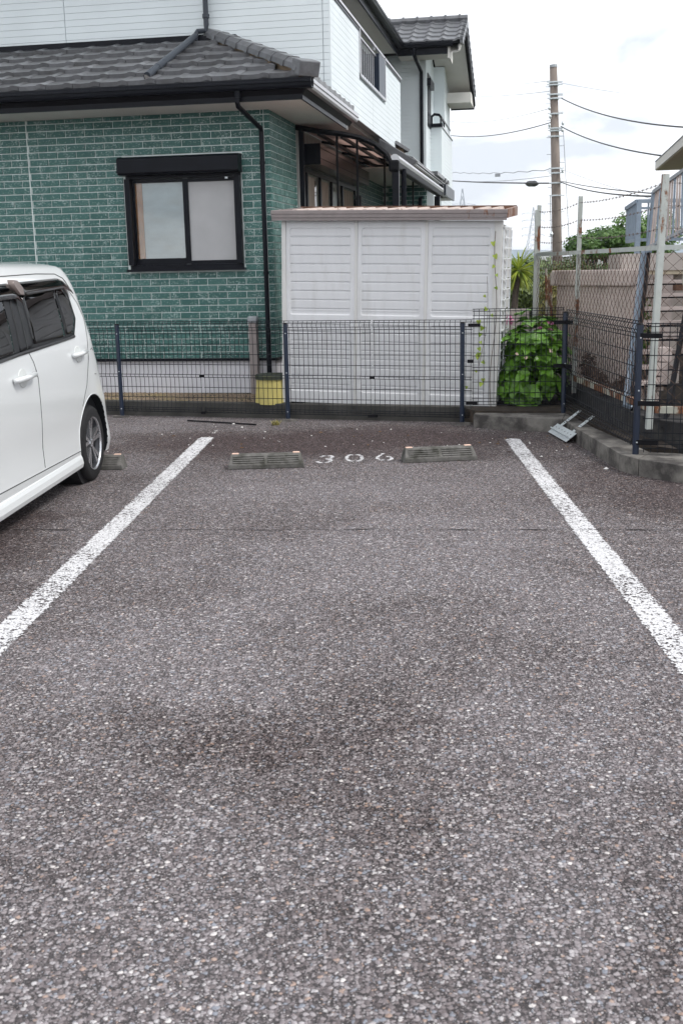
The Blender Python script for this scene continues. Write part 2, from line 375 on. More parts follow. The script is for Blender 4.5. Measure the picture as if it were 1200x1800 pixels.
PINKC = M('pinkish_concrete', (0.56, 0.475, 0.44), 0.85, var=0.10, scale=6, bmp=0.25, bscale=60, dirt=(0.22, 0.18, 0.155), dirt_amt=0.7, dirt_scale=2.2, dirt_lo=0.5, dirt_hi=0.72)
BEIGE = M('beige_render', (0.56, 0.50, 0.46), 0.8, var=0.06, bmp=0.15, dirt=(0.3, 0.25, 0.22), dirt_amt=0.4)
EAVEU = M('eave_underside', (0.66, 0.57, 0.43), 0.8, var=0.06)
STEELB = M('blue_grey_steel', (0.27, 0.33, 0.40), 0.5, 0.1, var=0.15, scale=9, dirt=(0.16, 0.08, 0.05), dirt_amt=0.8, dirt_scale=5, dirt_lo=0.62, dirt_hi=0.72)
SOIL = M('soil', (0.038, 0.031, 0.026), 0.95, var=0.35, scale=25, bmp=0.9, bscale=60, dirt=(0.09, 0.068, 0.05), dirt_amt=0.6, dirt_scale=8)
YELLOW = M('yellow_plastic', (0.62, 0.53, 0.18), 0.5, var=0.08, dirt=(0.35, 0.30, 0.14), dirt_amt=0.5, dirt_scale=6)
LIDM = M('mossy_lid', (0.05, 0.06, 0.045), 0.7, var=0.3, dirt=(0.13, 0.13, 0.05), dirt_amt=0.7, dirt_scale=7)
TAUPE = M('taupe_duct', (0.30, 0.26, 0.25), 0.5, var=0.06, dirt=(0.12, 0.10, 0.09), dirt_amt=0.5)
WOODP = M('pole_concrete', (0.24, 0.20, 0.175), 0.9, var=0.22, scale=2.5, stretch=(1, 1, 0.3), dirt=(0.10, 0.08, 0.07), dirt_amt=0.6)
CABLE = M('cable', (0.03, 0.03, 0.034), 0.6)
CABLEL = M('grey_cable', (0.30, 0.31, 0.34), 0.6)
PYL = M('pylon_steel', (0.34, 0.37, 0.42), 0.6)
LATT = M('white_lattice', (0.78, 0.80, 0.82), 0.5, var=0.03)
CREAM = M('cream_fascia', (0.74, 0.71, 0.66), 0.6, var=0.04)
CURT = M('beige_curtain', (0.50, 0.46, 0.40), 0.9, var=0.15, scale=9, stretch=(1, 1, 0.05))
WOODF = M('orange_wood', (0.50, 0.20, 0.06), 0.5, var=0.2)
POLYC = None
def glass(name, tint=(0.9, 0.95, 0.95), rough=0.02, alpha=0.25):
    m, n, l, b = nt(name)
    out = n['Material Output']
    gl = n.new('ShaderNodeBsdfGlossy'); gl.inputs['Roughness'].default_value = rough
    tr = n.new('ShaderNodeBsdfTransparent'); tr.inputs[0].default_value = (*tint, 1)
    fr = n.new('ShaderNodeFresnel'); fr.inputs[0].default_value = 1.5
    ad = n.new('ShaderNodeMath'); ad.operation = 'ADD'; ad.use_clamp = True; l.new(fr.outputs[0], ad.inputs[0]); ad.inputs[1].default_value = alpha
    ms = n.new('ShaderNodeMixShader'); l.new(ad.outputs[0], ms.inputs[0]); l.new(tr.outputs[0], ms.inputs[1]); l.new(gl.outputs[0], ms.inputs[2]); l.new(ms.outputs[0], out.inputs[0])
    return m
GLASS = glass('window_glass', (0.92, 0.95, 0.95), 0.01, 0.05)
CARGL = glass('tinted_car_glass', (0.08, 0.09, 0.088), 0.01, 0.02)
VISOR = glass('smoked_visor', (0.30, 0.11, 0.08), 0.05, 0.08)
m, n, l, b = nt('smoked_polycarbonate')
b.inputs['Base Color'].default_value = (0.12, 0.07, 0.06, 1); b.inputs['Roughness'].default_value = 0.25
tb = n.new('ShaderNodeBsdfTranslucent'); tb.inputs[0].default_value = (0.50, 0.34, 0.29, 1); ms = n.new('ShaderNodeMixShader'); ms.inputs[0].default_value = 0.45
l.new(b.outputs[0], ms.inputs[1]); l.new(tb.outputs[0], ms.inputs[2]); l.new(ms.outputs[0], n['Material Output'].inputs[0]); POLYC = m
PAPER = M('crumpled_paper_screen', (0.64, 0.67, 0.69), 0.8, var=0.12, scale=3.5, bmp=0.5, bscale=9, dirt=(0.62, 0.60, 0.57), dirt_amt=0.6, dirt_scale=2.2, stretch=(1, 1, 3))
MESHS = M('grey_insect_screen', (0.44, 0.44, 0.445), 0.8, var=0.06, scale=4)
CARW = M('white_car_paint', (0.70, 0.725, 0.73), 0.3, 0, var=0.0, coat=1.0, spec=0.5)
CARB = M('car_black_trim', (0.012, 0.013, 0.015), 0.35, var=0.1)
SEAM = M('panel_gap', (0.05, 0.055, 0.055), 0.8)
TYRE = M('tyre_rubber', (0.014, 0.014, 0.015), 0.7, var=0.25, scale=30, bmp=0.3, bscale=120)
ALLOY = M('alloy', (0.55, 0.56, 0.58), 0.25, 0.9, var=0.05)
ALLOYD = M('alloy_dark', (0.045, 0.047, 0.052), 0.4, 0.5, var=0.1)
RED = M('red_lamp', (0.30, 0.01, 0.01), 0.15)
CHR = M('clear_lamp', (0.6, 0.6, 0.62), 0.1, 0.6)
HYD = leaf_mat('hydrangea_leaf', (0.006, 0.040, 0.006), (0.125, 0.285, 0.024), 0.30, 0.20)
YUC = leaf_mat('yucca_leaf', (0.11, 0.23, 0.02), (0.40, 0.47, 0.06), 0.4, 0.25)
BUSH = leaf_mat('bush_leaf', (0.025, 0.06, 0.018), (0.14, 0.20, 0.05), 0.5, 0.2)
ACA = leaf_mat('feathery_leaf', (0.04, 0.11, 0.025), (0.13, 0.24, 0.05), 0.5, 0.3)
PALEG = leaf_mat('dry_leaf', (0.10, 0.12, 0.03), (0.32, 0.30, 0.09), 0.6, 0.25)
VINE = leaf_mat('vine_leaf', (0.20, 0.34, 0.04), (0.40, 0.50, 0.08), 0.5, 0.35)
PINK = M('pink_petals', (0.70, 0.25, 0.45), 0.6, var=0.3, scale=40)
BARK = M('bark', (0.13, 0.105, 0.09), 0.95, var=0.3, scale=20, bmp=0.8)
MOSS = M('dry_weed', (0.36, 0.32, 0.12), 0.9, var=0.3, scale=40)
DEBRIS = M('white_chips', (0.62, 0.60, 0.58), 0.8, var=0.15)
LAND = M('distant_land', (0.09, 0.12, 0.07), 0.95, var=0.4, scale=0.02, dirt=(0.30, 0.29, 0.27), dirt_amt=0.6, dirt_scale=0.02)
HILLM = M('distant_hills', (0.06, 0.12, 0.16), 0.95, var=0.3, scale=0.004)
FARB = M('far_building', (0.62, 0.62, 0.60), 0.8, var=0.1, scale=0.3)
CHAIN = M('rusting_chainlink', (0.11, 0.065, 0.045), 0.6, 0.2, var=0.5, scale=6)

# ------------------------------------------------------------------ ground
tag(MB().box(-30, 30, -25, 12.2, -0.2, 0.0).build('asphalt_ground', ASPH), kind='structure')
def disc(r, z, n=64):
    b_ = MB(); b_.add([(0, 0, z)] + [(r * math.cos(2 * math.pi * i / n), r * math.sin(2 * math.pi * i / n), z) for i in range(n)], [(0, i + 1, (i + 1) % n + 1) for i in range(n)]); return b_
tag(disc(4500, -0.02).build('terrain', LAND, fix=False), kind='structure')
# yard soil behind the kerbs (z .14), right neighbour yard (z .30)
yard = MB()
yp = [(-12, 14.9), (-5.5, 12.72), (-2.27, 11.83), (1.2, 10.75), (1.30, 10.42), (2.12, 10.26), (2.19, 9.2), (2.28, 8.3), (2.5, 8.0), (2.5, 40), (-12, 40)]
yard.prism(yp, lambda a, b_, t: (a, b_, t), -0.3, 0.14)
tag(yard.build('yard_soil', SOIL), kind='structure')
yr = [(2.55, 12.6), (2.56, 9.1), (2.78, 8.5), (4.5, 7.9), (9, 7.9), (9, 40), (2.51, 40)]
tag(MB().prism(yr, lambda a, b_, t: (a, b_, t), -0.3, 0.27).build('neighbour_yard', SOIL), kind='structure')
# distant ridge
rg = MB()
N = 90
vs = []
for i in range(N + 1):
    a = -0.9 + 1.9 * i / N
    h = 24 + 16 * noise.noise(Vector((a * 3, 1.3, 0))) + 5 * noise.noise(Vector((a * 14, 4.3, 0)))
    for (rr, hh) in ((2100, -1), (2500, h), (3100, -1)):
        vs.append((rr * math.sin(a), rr * math.cos(a), hh))
fs = [(i * 3 + k, (i + 1) * 3 + k, (i + 1) * 3 + k + 1, i * 3 + k + 1) for i in range(N) for k in range(2)]
tag(rg.add(vs, fs).build('hills', HILLM, smooth=True), kind='structure')

# seam crack in the asphalt
cr_ = MB()
x = -2.6; pts = []
while x < 2.3:
    y = 6.245 - 0.0875 * x + 0.02 * noise.noise(Vector((x * 3, 0, 5))) + 0.006 * noise.noise(Vector((x * 40, 0, 5)))
    w = 0.0022 + 0.008 * max(0, noise.noise(Vector((x * 5, 7, 1))) + 0.1)
    pts.append((x, y, w)); x += 0.02
vs = []
for (x, y, w) in pts: vs += [(x, y - w, 0.004), (x, y + w, 0.004)]
cr_.add(vs, [(2 * i, 2 * i + 2, 2 * i + 3, 2 * i + 1) for i in range(len(pts) - 1)])
tag(cr_.build('asphalt_seam', M('crack_dark', (0.02, 0.017, 0.017), 0.95), fix=False), kind='structure')

# painted marks
def strip(name, a, b, w, seg=260, cap=True):
    """a, b centreline ends; 9 columns across, jittered edges, 'edge' attribute"""
    a, b = Vector(a), Vector(b); d = (b - a); L = d.length; d.normalize(); nrm = Vector((-d.y, d.x, 0))
    vs, fs, ed = [], [], []; C_ = 8
    for i in range(seg + 1):
        t = i / seg * L
        k = 1.0
        if cap and t < 0.09: k = math.sqrt(max(0, 1 - ((0.09 - t) / 0.09) ** 2)) * 0.9 + 0.1
        for j in range(C_ + 1):
            s_ = (j / C_ - 0.5) * 2
            ww = w / 2 * k * (1 + 0.05 * noise.noise(Vector((t * 3, s_ * 3, a.x))))
            p = a + d * t + nrm * (s_ * ww); vs.append((p.x, p.y, 0.004))
            e = max(0, (abs(s_) - 0.72) / 0.28); e = max(e, 0 if t > 0.03 or not cap else 0.6); ed.append(e * 0.62)
    for i in range(seg):
        for j in range(C_):
            q = i * (C_ + 1) + j; fs.append((q, q + 1, q + C_ + 2, q + C_ + 1))
    mb = MB().add(vs, fs); ob = mb.build(name, PAINT, fix=False)
    at = ob.data.attributes.new('edge', 'FLOAT', 'POINT'); at.data.foreach_set('value', ed)
    return tag(ob, kind='structure')
strip('painted_bay_line', (-1.222, 10.02, 0), (-1.58, 1.0, 0), 0.158)
strip('painted_bay_line', (1.512, 9.56, 0), (1.215, 1.0, 0), 0.15)

# digits 3 0 6 : stencil strokes
def stroke(mb, ed, pts, w):
    n0 = len(mb.v); pts = [Vector((*p, 0)) for p in pts]
    P = []
    for i in range(len(pts) - 1):
        for k in range(8): P.append(pts[i].lerp(pts[i + 1], k / 8))
    P.append(pts[-1]); m_ = len(P); vs = []; 
    for i, p in enumerate(P):
        d = (P[min(i + 1, m_ - 1)] - P[max(0, i - 1)]).normalized(); nn = Vector((-d.y, d.x, 0))
        for s_ in (-1, -0.4, 0.4, 1):
            q = p + nn * s_ * w[0] / 2 * (1 + .12 * noise.noise(p * 40)) if abs(d.x) < .5 else p + nn * s_ * w[1] / 2
            vs.append((q.x, q.y, 0.004)); ed.append(0.5 if abs(s_) > .9 or i in (0, m_ - 1) else 0.0)
    mb.add(vs, [(i * 4 + j, i * 4 + j + 1, i * 4 + j + 5, i * 4 + j + 4) for i in range(m_ - 1) for j in range(3)])
def digit(name, ox, oy, sx, sy, strokes, shear):
    mb = MB(); ed = []
    for st in strokes:
        stroke(mb, ed, [(ox + a * sx + b_ * shear, oy + b_ * sy) for a, b_ in st], (0.034, 0.05))
    ob = mb.build(name, PAINT, fix=False); at = ob.data.attributes.new('edge', 'FLOAT', 'POINT'); at.data.foreach_set('value', ed)
    tag(ob, kind='structure')
digit('painted_number', -0.195, 8.52, 0.125, 0.34, [[(0.12, 0.80), (0.3, 0.93), (0.42, 0.96)], [(0.62, 0.98), (0.88, 0.88), (0.95, 0.72), (0.8, 0.58), (0.55, 0.5)],
      [(0.6, 0.50), (0.9, 0.36), (0.92, 0.2), (0.75, 0.06), (0.55, 0.02)], [(0.40, 0.0), (0.2, 0.05), (0.02, 0.2)]], 0.02)
digit('painted_number', 0.05, 8.555, 0.125, 0.32, [[(0.45, 0.98), (0.2, 0.92), (0.02, 0.7), (0.0, 0.4), (0.15, 0.1), (0.42, 0.0)],
      [(0.58, 0.0), (0.85, 0.08), (1.0, 0.35), (0.98, 0.7), (0.85, 0.92), (0.6, 0.98)]], 0.0)
digit('painted_number', 0.295, 8.575, 0.12, 0.32, [[(0.52, 1.05), (0.3, 0.8), (0.06, 0.5), (0.0, 0.3), (0.15, 0.08), (0.42, 0.0)],
      [(0.62, 0.0), (0.85, 0.05), (1.0, 0.28), (0.85, 0.5), (0.6, 0.52)]], 0.0)

# ------------------------------------------------------------------ parking stops
def stop(label, P0, yaw, L=0.595, hide=False):
    t = thing('parking_stop', label, 'parking stop', (0, 0, 0), Matrix.Translation(P0) @ Matrix.Rotation(yaw, 4, 'Z'), 'concrete parking stops')
    D, H = 0.155, 0.105
    prof = [(0, 0), (0, 0.035), (0.075, H), (D - 0.02, H), (D, 0.085), (D, 0)]
    def fn(a, b_, x):
        # ends slope inward
        k = b_ / H * 0.028
        return (x + (k if x < L / 2 else -k), a, b_)
    MB().prism(prof, fn, 0, L).build('block', STOPM, t, bevel=0.006)
    dx, dz = 0.075, H - 0.035
    ln = math.hypot(dx, dz); ux, uz = dx / ln, dz / ln; nx, nz_ = -uz, ux
    for g0, g1 in ((0.045, L / 2 - 0.014), (L / 2 + 0.014, L - 0.045)):
        for k in range(4):
            s0 = ln * (0.14 + 0.2 * k)
            a = (s0 * ux, 0.035 + s0 * uz); b_ = ((s0 + 0.010) * ux, 0.035 + (s0 + 0.010) * uz)
            q = MB()
            q.prism([(a[0], a[1]), (b_[0], b_[1]), (b_[0] + nx * 0.007, b_[1] + nz_ * 0.007), (a[0] + nx * 0.007, a[1] + nz_ * 0.007)],
                    lambda yy, zz, xx: (xx, yy, zz), g0, g1)
            q.build('ridge', STOPM, t)
    for x0 in (0.035, L - 0.088):
        MB().box(x0, x0 + 0.052, 0.086, 0.122, H - 0.001, H + 0.006).build('reflector', PEACH, t, bevel=0.002)
    return t
stop('concrete parking stop left of the painted number 306', (-0.87, 8.305, 0), 0.05)
stop('concrete parking stop right of the painted number 306', (0.495, 8.43, 0), 0.135)
stop('concrete parking stop behind the rear wheel of the white car', (-2.285, 8.43, 0), -0.06)

# ------------------------------------------------------------------ kerbs
F17 = RAD(17.1)
e17 = Vector((math.cos(F17), -math.sin(F17), 0)); n17 = Vector((math.sin(F17), math.cos(F17), 0))
p1 = Vector((-2.288, 11.692, 0))
def along(s_, d=0, z=0): return p1 + e17 * s_ + n17 * d + Vector((0, 0, z))
kb = MB()
kl = [(-3.4, 0.045), (3.72, 0.045), (3.72, 0.17), (-3.4, 0.17)]
kb.prism([(along(a, d).x, along(a, d).y) for a, d in kl], lambda a, b_, t: (a, b_, t), -0.1, 0.152)
kb.build('low_kerb', CONCD, o=tuple(along(0, .1)), bevel=0.008, label='low dark mossy concrete kerb under the front mesh fence', cat='kerb')
kt = thing('kerb', 'grey concrete kerb turning the corner beside the right bay line', 'kerb', (2.0, 9.9, 0))
def poly(lst, z0, z1, name, mat, parent, bevel=0.006):
    return MB().prism(lst, lambda a, b_, t: (a, b_, t), z0, z1).build(name, mat, parent, bevel=bevel)
poly([(1.262, 10.285), (1.60, 10.05), (2.02, 9.87), (2.13, 10.27), (1.64, 10.345), (1.30, 10.42)], -0.05, 0.125, 'kerb_block', CONC, kt)
poly([(2.022, 9.868), (2.02, 9.2), (2.055, 7.94), (2.13, 7.72), (2.29, 8.0), (2.26, 8.33), (2.17, 9.34), (2.132, 10.268)], -0.05, 0.125, 'kerb_block', CONC, kt)
poly([(2.132, 7.718), (2.365, 7.405), (4.6, 6.7), (4.8, 7.1), (2.75, 7.78), (2.292, 8.0)], -0.05, 0.125, 'kerb_block', CONC, kt)
# concrete pads of posts
def pad(P, r=0.12):
    b_ = MB(); N_ = 9; rr = [r * random.uniform(.75, 1.1) for _ in range(N_)]
    vs = [(P[0] + rr[i] * math.cos(i * 2 * math.pi / N_), P[1] - .05 + rr[i] * .6 * math.sin(i * 2 * math.pi / N_), -0.01) for i in range(N_)]
    vs += [(P[0] + rr[i] * .8 * math.cos(i * 2 * math.pi / N_), P[1] - .05 + rr[i] * .45 * math.sin(i * 2 * math.pi / N_), 0.018 + random.uniform(-.006, .006)) for i in range(N_)]
    b_.add(vs, [tuple(range(N_, 2 * N_))] + [(i, (i + 1) % N_, (i + 1) % N_ + N_, i + N_) for i in range(N_)])
    return b_

# ------------------------------------------------------------------ mesh fences
ZH = [0.995, 0.975, 0.932, 0.905, 0.87, 0.765, 0.66, 0.555, 0.452, 0.425, 0.32, 0.215, 0.105, 0.085, 0.06]
def zprof(z, zt):
    d = zt - z
    # offset toward viewer of vertical wires: folds near top, middle and bottom
    def fold(c, w, a): return max(0, 1 - abs(d - c) / w) * a
    return fold(0.045, 0.045, 0.028) + fold(0.555, 0.03, 0.018) + fold(0.90, 0.03, 0.018)
def panel(a, b, nrm, zt, z0, n, hs, parent, r=0.0030):
    """a,b ends on plan, nrm toward viewer, n vertical wires, hs heights"""
    a, b, nrm = Vector(a), Vector(b), Vector(nrm); mb = MB(); L = (b - a).length
    ends = []
    kz = sorted(set([z0, zt, zt - 0.045, zt - 0.09, zt - 0.525, zt - 0.555, zt - 0.585, zt - 0.87, zt - 0.90, zt - 0.93] ), reverse=True)
    kz = [z for z in kz if z >= z0]
    for i in range(n + 1):
        p = a.lerp(b, (i + 0.25) / (n + 0.5))
        mb.tube([p + nrm * zprof(z, zt) + Vector((0, 0, z)) for z in kz], r, 5, False)
    for z in hs:
        o_ = nrm * (zprof(z, zt) + 0.0035)
        mb.tube([a + o_ + Vector((0, 0, z)), b + o_ + Vector((0, 0, z))], r * 1.15, 5)
    return mb.build('mesh_panel', WIRE, parent, smooth=True, fix=False)
nv = -n17
f1 = thing('mesh_fence', 'low dark wire mesh fence in front of the green house and the shed', 'fence', tuple(along(1.8)))
sp_ = [-0.0, 1.87, 3.656]
for (x0, x1, n_) in ((-3.2, -1.96, 25), (-1.94, -0.0, 39), (0.0, 1.87 - 0.95, 19), (0.92, 2.79, 37), (2.79, 3.74, 19)):
    pass
def fpan(x0, x1):
    panel(along(x0, -0.035), along(x1, -0.035), nv, 0.995, 0.055, max(2, round((x1 - x0) / 0.0505)), ZH, f1)
fpan(-3.2, -1.0); fpan(-0.99, 0.925); fpan(0.945, 2.745); fpan(2.765, 3.745)
def post(parent, P, h, w=0.045, z0=0.0):
    q = MB().tube([(P[0], P[1], z0 - .03), (P[0], P[1], z0 + h)], w / 2, 12); ob = q.build('post', NAVY, parent, smooth=False)
    c = MB().tube([(P[0], P[1], z0 + h), (P[0], P[1], z0 + h + .012)], [w / 2 + .002, w / 3], 12).build('post_cap', DARKM, ob)
    for zz in (0.09, h * .5, h - .09):
        MB().tube([(P[0], P[1] - w / 2 - .004, z0 + zz), (P[0], P[1] - w / 2 + .004, z0 + zz)], 0.006, 6).build('bolt', GALV, ob)
for s_ in (0.0, 1.87, 3.656): post(f1, along(s_, -0.075), 0.965)
post(f1, along(-2.0, -0.075), 0.965)
for (s_, z) in ((0.935, 0.44), (2.755, 0.44), (0.935, 0.06), (2.755, 0.06)):
    c = along(s_, -0.06, z); MB().box(c.x - .025, c.x + .025, c.y - .012, c.y + .012, c.z - .014, c.z + .014).build('clamp', DARKM, f1)
c = along(2.755, -0.05)
MB().box(c.x - .05, c.x + .05, c.y - .012, c.y + .012, .045, .072).build('clamp', DARKM, f1)
for i, s_ in enumerate((0.0, 1.87, 3.656)):
    P = along(s_, -0.075)
    pad(P).build('concrete_pad', CONC, o=(P.x, P.y, 0), label=['rough concrete pad at the post beside the white car', 'rough concrete pad at the middle post in front of the yellow bin', 'rough concrete pad at the post beside the kerb end'][i], cat='pad', group='concrete pads under the fence posts')

f2 = thing('mesh_fence', 'taller dark wire mesh fence on the kerb in front of the hydrangea and neighbour yard', 'fence', (2.107, 10.303, 0.125))
ZH2 = [1.10, 1.08, 1.04, 1.01, 0.98, 0.875, 0.77, 0.665, 0.56, 0.53, 0.42, 0.315, 0.265, 0.235, 0.205]
panel((1.262, 10.40, 0), (2.10, 10.305, 0), (0, -1, 0), 1.10, 0.20, 17, ZH2, f2)
panel((2.125, 10.27, 0), (2.175, 7.99, 0), (-1, 0, 0), 1.085, 0.17, 33, [z - .015 for z in ZH2], f2)
panel((2.20, 7.90, 0), (3.9, 7.40, 0), (-.3, -1, 0), 1.075, 0.14, 35, [z - .03 for z in ZH2], f2)
post(f2, (2.107, 10.27), 0.93, 0.045, 0.125)
post(f2, (2.162, 7.925), 0.935, 0.048, 0.125)
post(f2, (3.9, 7.36), 0.935, 0.048, 0.125)
for (x0, x1, y, z) in ((1.215, 1.33, 10.38, 0.955), (1.21, 1.265, 10.385, 0.62), (1.20, 1.31, 10.385, 0.225)):
    MB().box(x0, x1, y - .04, y - .022, z - .016, z + .016).build('clamp', DARKM, f2, bevel=.003)
for z in (0.97, 0.57):
    MB().bar((2.0, 10.26, z), (2.107, 10.25, z), .02, .035).build('clamp', DARKM, f2)
    MB().bar((2.107, 10.25, z), (2.135, 10.12, z), .02, .035).build('clamp', DARKM, f2)
for z in (0.985, 0.5, 0.215):
    MB().bar((2.165, 8.02, z), (2.162, 7.92, z), .02, .035).build('clamp', DARKM, f2)
    MB().bar((2.162, 7.91, z), (2.30, 7.85, z), .02, .035).build('clamp', DARKM, f2)

# ------------------------------------------------------------------ HOUSE
HO = (-4.5, 14.5, 0.14)
house = thing('house', 'two storey house of green glazed brick below and pale siding above with grey tiled roofs', 'house', HO, FH)
def H(mb, name, mat, parent=None, **k): return mb.build(name, mat, parent or house, **k)
UC, VF = -2.933, 12.0            # ground-floor corner
WIN = (-4.60, -3.25, 1.52, 2.74)     # u0,u1,z0,z1
fwm_ = MB().box(-9.5, -4.56, VF, 13.0, 0.532, 3.165).box(-3.275, UC, VF, 13.0, 0.532, 3.165).box(-4.56, -3.275, VF, 13.0, 0.532, 1.545).box(-4.56, -3.275, VF, 13.0, 2.525, 3.165).box(-4.56, -3.275, VF + .35, 13.0, 1.545, 2.525)
fw = H(fwm_, 'front_wall', GROUT)
sw = H(mbox(-8.0, UC - .002, 13.0, 21.0, 0.532, 3.16), 'side_wall', GROUT)
H(mbox(-9.5, UC - .03, VF + .03, 20.5, 0.1, 0.53), 'foundation', FOUND)
H(mbox(-9.5, UC + .012, VF - .014, VF + .03, 0.505, 0.534), 'base_trim', DARK)
H(mbox(UC - .03, UC + .012, VF + .03, 13.28, 0.505, 0.534), 'base_trim', DARK)
RP, BL, JT = 0.07395, 0.2222, 0.0092
bm0 = {}
def brickmesh(L_, hh, depth=0.012):
    key = round(L_, 3)
    if key not in bm0:
        b_ = MB(); a = 0.0025
        b_.add([(0, 0, 0), (L_, 0, 0), (L_, 0, hh), (0, 0, hh), (a, -depth, a), (L_ - a, -depth, a), (L_ - a, -depth, hh - a), (a, -depth, hh - a)],
               [(4, 5, 6, 7), (0, 1, 5, 4), (1, 2, 6, 5), (2, 3, 7, 6), (3, 0, 4, 7)])
        bm0[key] = b_.mesh('brick', BRICK, fix=True)
    return bm0[key]
rows = int((3.165 - 0.534) / RP) + 1
joff = -3.2398 + 0.2222 * 20
indiv = []; rest = []
ctrl = -5.705                          # vertical control joint
for r in range(rows):
    z0 = 0.534 + r * RP + 0.002; hh = min(RP - JT, 3.163 - z0)
    if hh < 0.01: continue
    sft = 0.1111 if r % 2 == 0 else 0.0
    k = 0
    u = UC + 0.012
    # corner brick then courses to the left
    edges = []
    first = UC + 0.012 - 0.066
    edges.append((first, UC + 0.012))
    u1 = first; e0 = -3.0196 - sft
    while e0 > u1 - 0.03: e0 -= BL
    if u1 - e0 > 0.02: edges.append((e0, u1))
    u1 = e0
    while u1 > -9.4: edges.append((u1 - BL, u1)); u1 -= BL
    for (a, b_) in edges:
        segs = [(a, b_)]
        if a < ctrl < b_: segs = [(a, ctrl), (ctrl + .004, b_)]
        for (p, q) in segs:
            # cut by window
            if z0 + hh > WIN[2] and z0 < WIN[3]:
                if p >= WIN[0] and q <= WIN[1]: continue
                if p < WIN[0] < q: q = WIN[0]
                if p < WIN[1] < q: p = WIN[1]
            if q - p < 0.02: continue
            (indiv if p > -5.45 and z0 > 0.3 else rest).append((p, q - JT, z0, hh))
indiv.sort(key=lambda t: -t[0])
rest += indiv[300:]; indiv = indiv[:300]
for (p, q, z0, hh) in indiv:
    inst('brick', brickmesh(round(q - p, 3), round(hh, 4) if hh < RP - JT - .001 else RP - JT), fw, (p, VF, z0))
def bricks_joined(lst, fn, parent, name='brick_courses'):
    mb = MB(); a = 0.0025; dp = 0.012
    for (p, q, z0, hh) in lst:
        L_ = q - p
        loc = [(0, 0, 0), (L_, 0, 0), (L_, 0, hh), (0, 0, hh), (a, -dp, a), (L_ - a, -dp, a), (L_ - a, -dp, hh - a), (a, -dp, hh - a)]
        mb.add([fn(p + x, y, z0 + z) for x, y, z in loc], [(4, 5, 6, 7), (0, 1, 5, 4), (1, 2, 6, 5), (2, 3, 7, 6), (3, 0, 4, 7)])
    return mb.build(name, BRICK, parent, kind='stuff')
bricks_joined(rest, lambda x, y, z: (x, VF + y, z), fw)
# side return bricks: each an object, facing +u
sb = []
for r in range(rows):
    z0 = 0.534 + r * RP + 0.002; hh = min(RP - JT, 3.163 - z0)
    if hh < 0.01: continue
    v0 = VF + 0.052; sft = 0.111 if r % 2 == 0 else 0
    sb.append((VF - 0.008, v0 - JT, z0, hh))
    e = VF + 0.052 + (0.111 if sft else 0.222)
    while v0 < 13.26:
        e_ = min(e, 13.27)
        if e_ - v0 > 0.02: sb.append((v0, e_ - JT, z0, hh))
        v0 = e_; e += BL
for (p, q, z0, hh) in sb:
    if hh > RP - JT - .001 and z0 > 1.2:
        inst('brick', brickmesh(round(q - p, 3), RP - JT), sw, (UC, p, z0), (0, 0, math.pi / 2))
bricks_joined([s_ for s_ in sb if not (s_[3] > RP - JT - .001 and s_[2] > 1.2)], lambda x, y, z: (UC - y, x, z), sw)
sb2 = []
for r in range(rows):
    z0 = 0.534 + r * RP + 0.002; hh = min(RP - JT, 3.16 - z0)
    if hh < 0.01: continue
    v0 = 17.4 - (0.111 if r % 2 else 0)
    while v0 < 20.9: sb2.append((v0, v0 + BL - JT, z0, hh)); v0 += BL
bricks_joined(sb2, lambda x, y, z: (UC - y, x, z), sw)
# control joint strip, vent grille, socket corner trim
H(mbox(ctrl - .006, ctrl + .006, VF - .013, VF - .001, 0.534, 3.165), 'joint_strip', GROUT)
vg = H(mbox(-5.35, -5.12, VF + .012, VF + .03, 0.40, 0.495), 'vent', M('vent_grey', (0.30, 0.28, 0.25), 0.6), fw)
for k in range(12):
    x0 = -5.34 + k * .0185; H(mbox(x0, x0 + .008, VF + .004, VF + .014, 0.405, 0.49), 'vent_slat', DARKM, fw)
# front window
wn_ = H(mbox(-4.573, -3.262, VF - .02, VF + .06, 1.53, 1.575), 'window', DARK)
for a in ((-4.573, -4.51, 1.5755, 2.50), (-3.325, -3.262, 1.5755, 2.50), (-4.573, -3.262, 2.5005, 2.535)):
    H(mbox(a[0], a[1], VF - .02 - .055 * (a[2] < 2.4), VF + .05, a[2], a[3]), 'window_frame', DARK, wn_)
H(mbox(-4.60, -3.24, VF - .085, VF - .015, 1.505, 1.53), 'window_sill', DARK, wn_)
H(mbox(-4.412, -3.30, VF + .052, VF + .06, 1.56, 2.51), 'paper_screen', PAPER, wn_)
H(mbox(-3.90, -3.335, VF + .004, VF + .012, 1.61, 2.46), 'insect_screen', MESHS, wn_)
H(mbox(-4.505, -3.33, VF + .028, VF + .032, 1.58, 2.49), 'window_glass', GLASS, wn_)
H(mbox(-4.49, -4.413, VF + .034, VF + .058, 1.60, 2.49), 'wood_jamb', WOODF, wn_)
for a in ((-3.925, -3.865, 1.58, 2.49), (-3.865, -3.32, 1.576, 1.615), (-3.865, -3.32, 2.455, 2.495), (-3.345, -3.315, 1.58, 2.49)):
    H(mbox(a[0], a[1], VF - .012, VF + .02, a[2], a[3]), 'sash', DARK, wn_)
for a in ((-4.508, -3.93, 1.576, 1.645), (-4.508, -3.93, 2.46, 2.495), (-4.51, -4.492, 1.60, 2.47)):
    H(mbox(a[0], a[1], VF + .016, VF + .033, a[2], a[3]), 'sash', DARK, wn_)
sbx = MB().prism([(VF + .0, 2.73), (VF - .13, 2.725), (VF - .175, 2.70), (VF - .175, 2.58), (VF - .15, 2.535), (VF + .0, 2.535)], lambda a, b_, t: (t, a, b_), -4.61, -3.245)
H(sbx, 'shutter_box', DARK, wn_, bevel=.004)
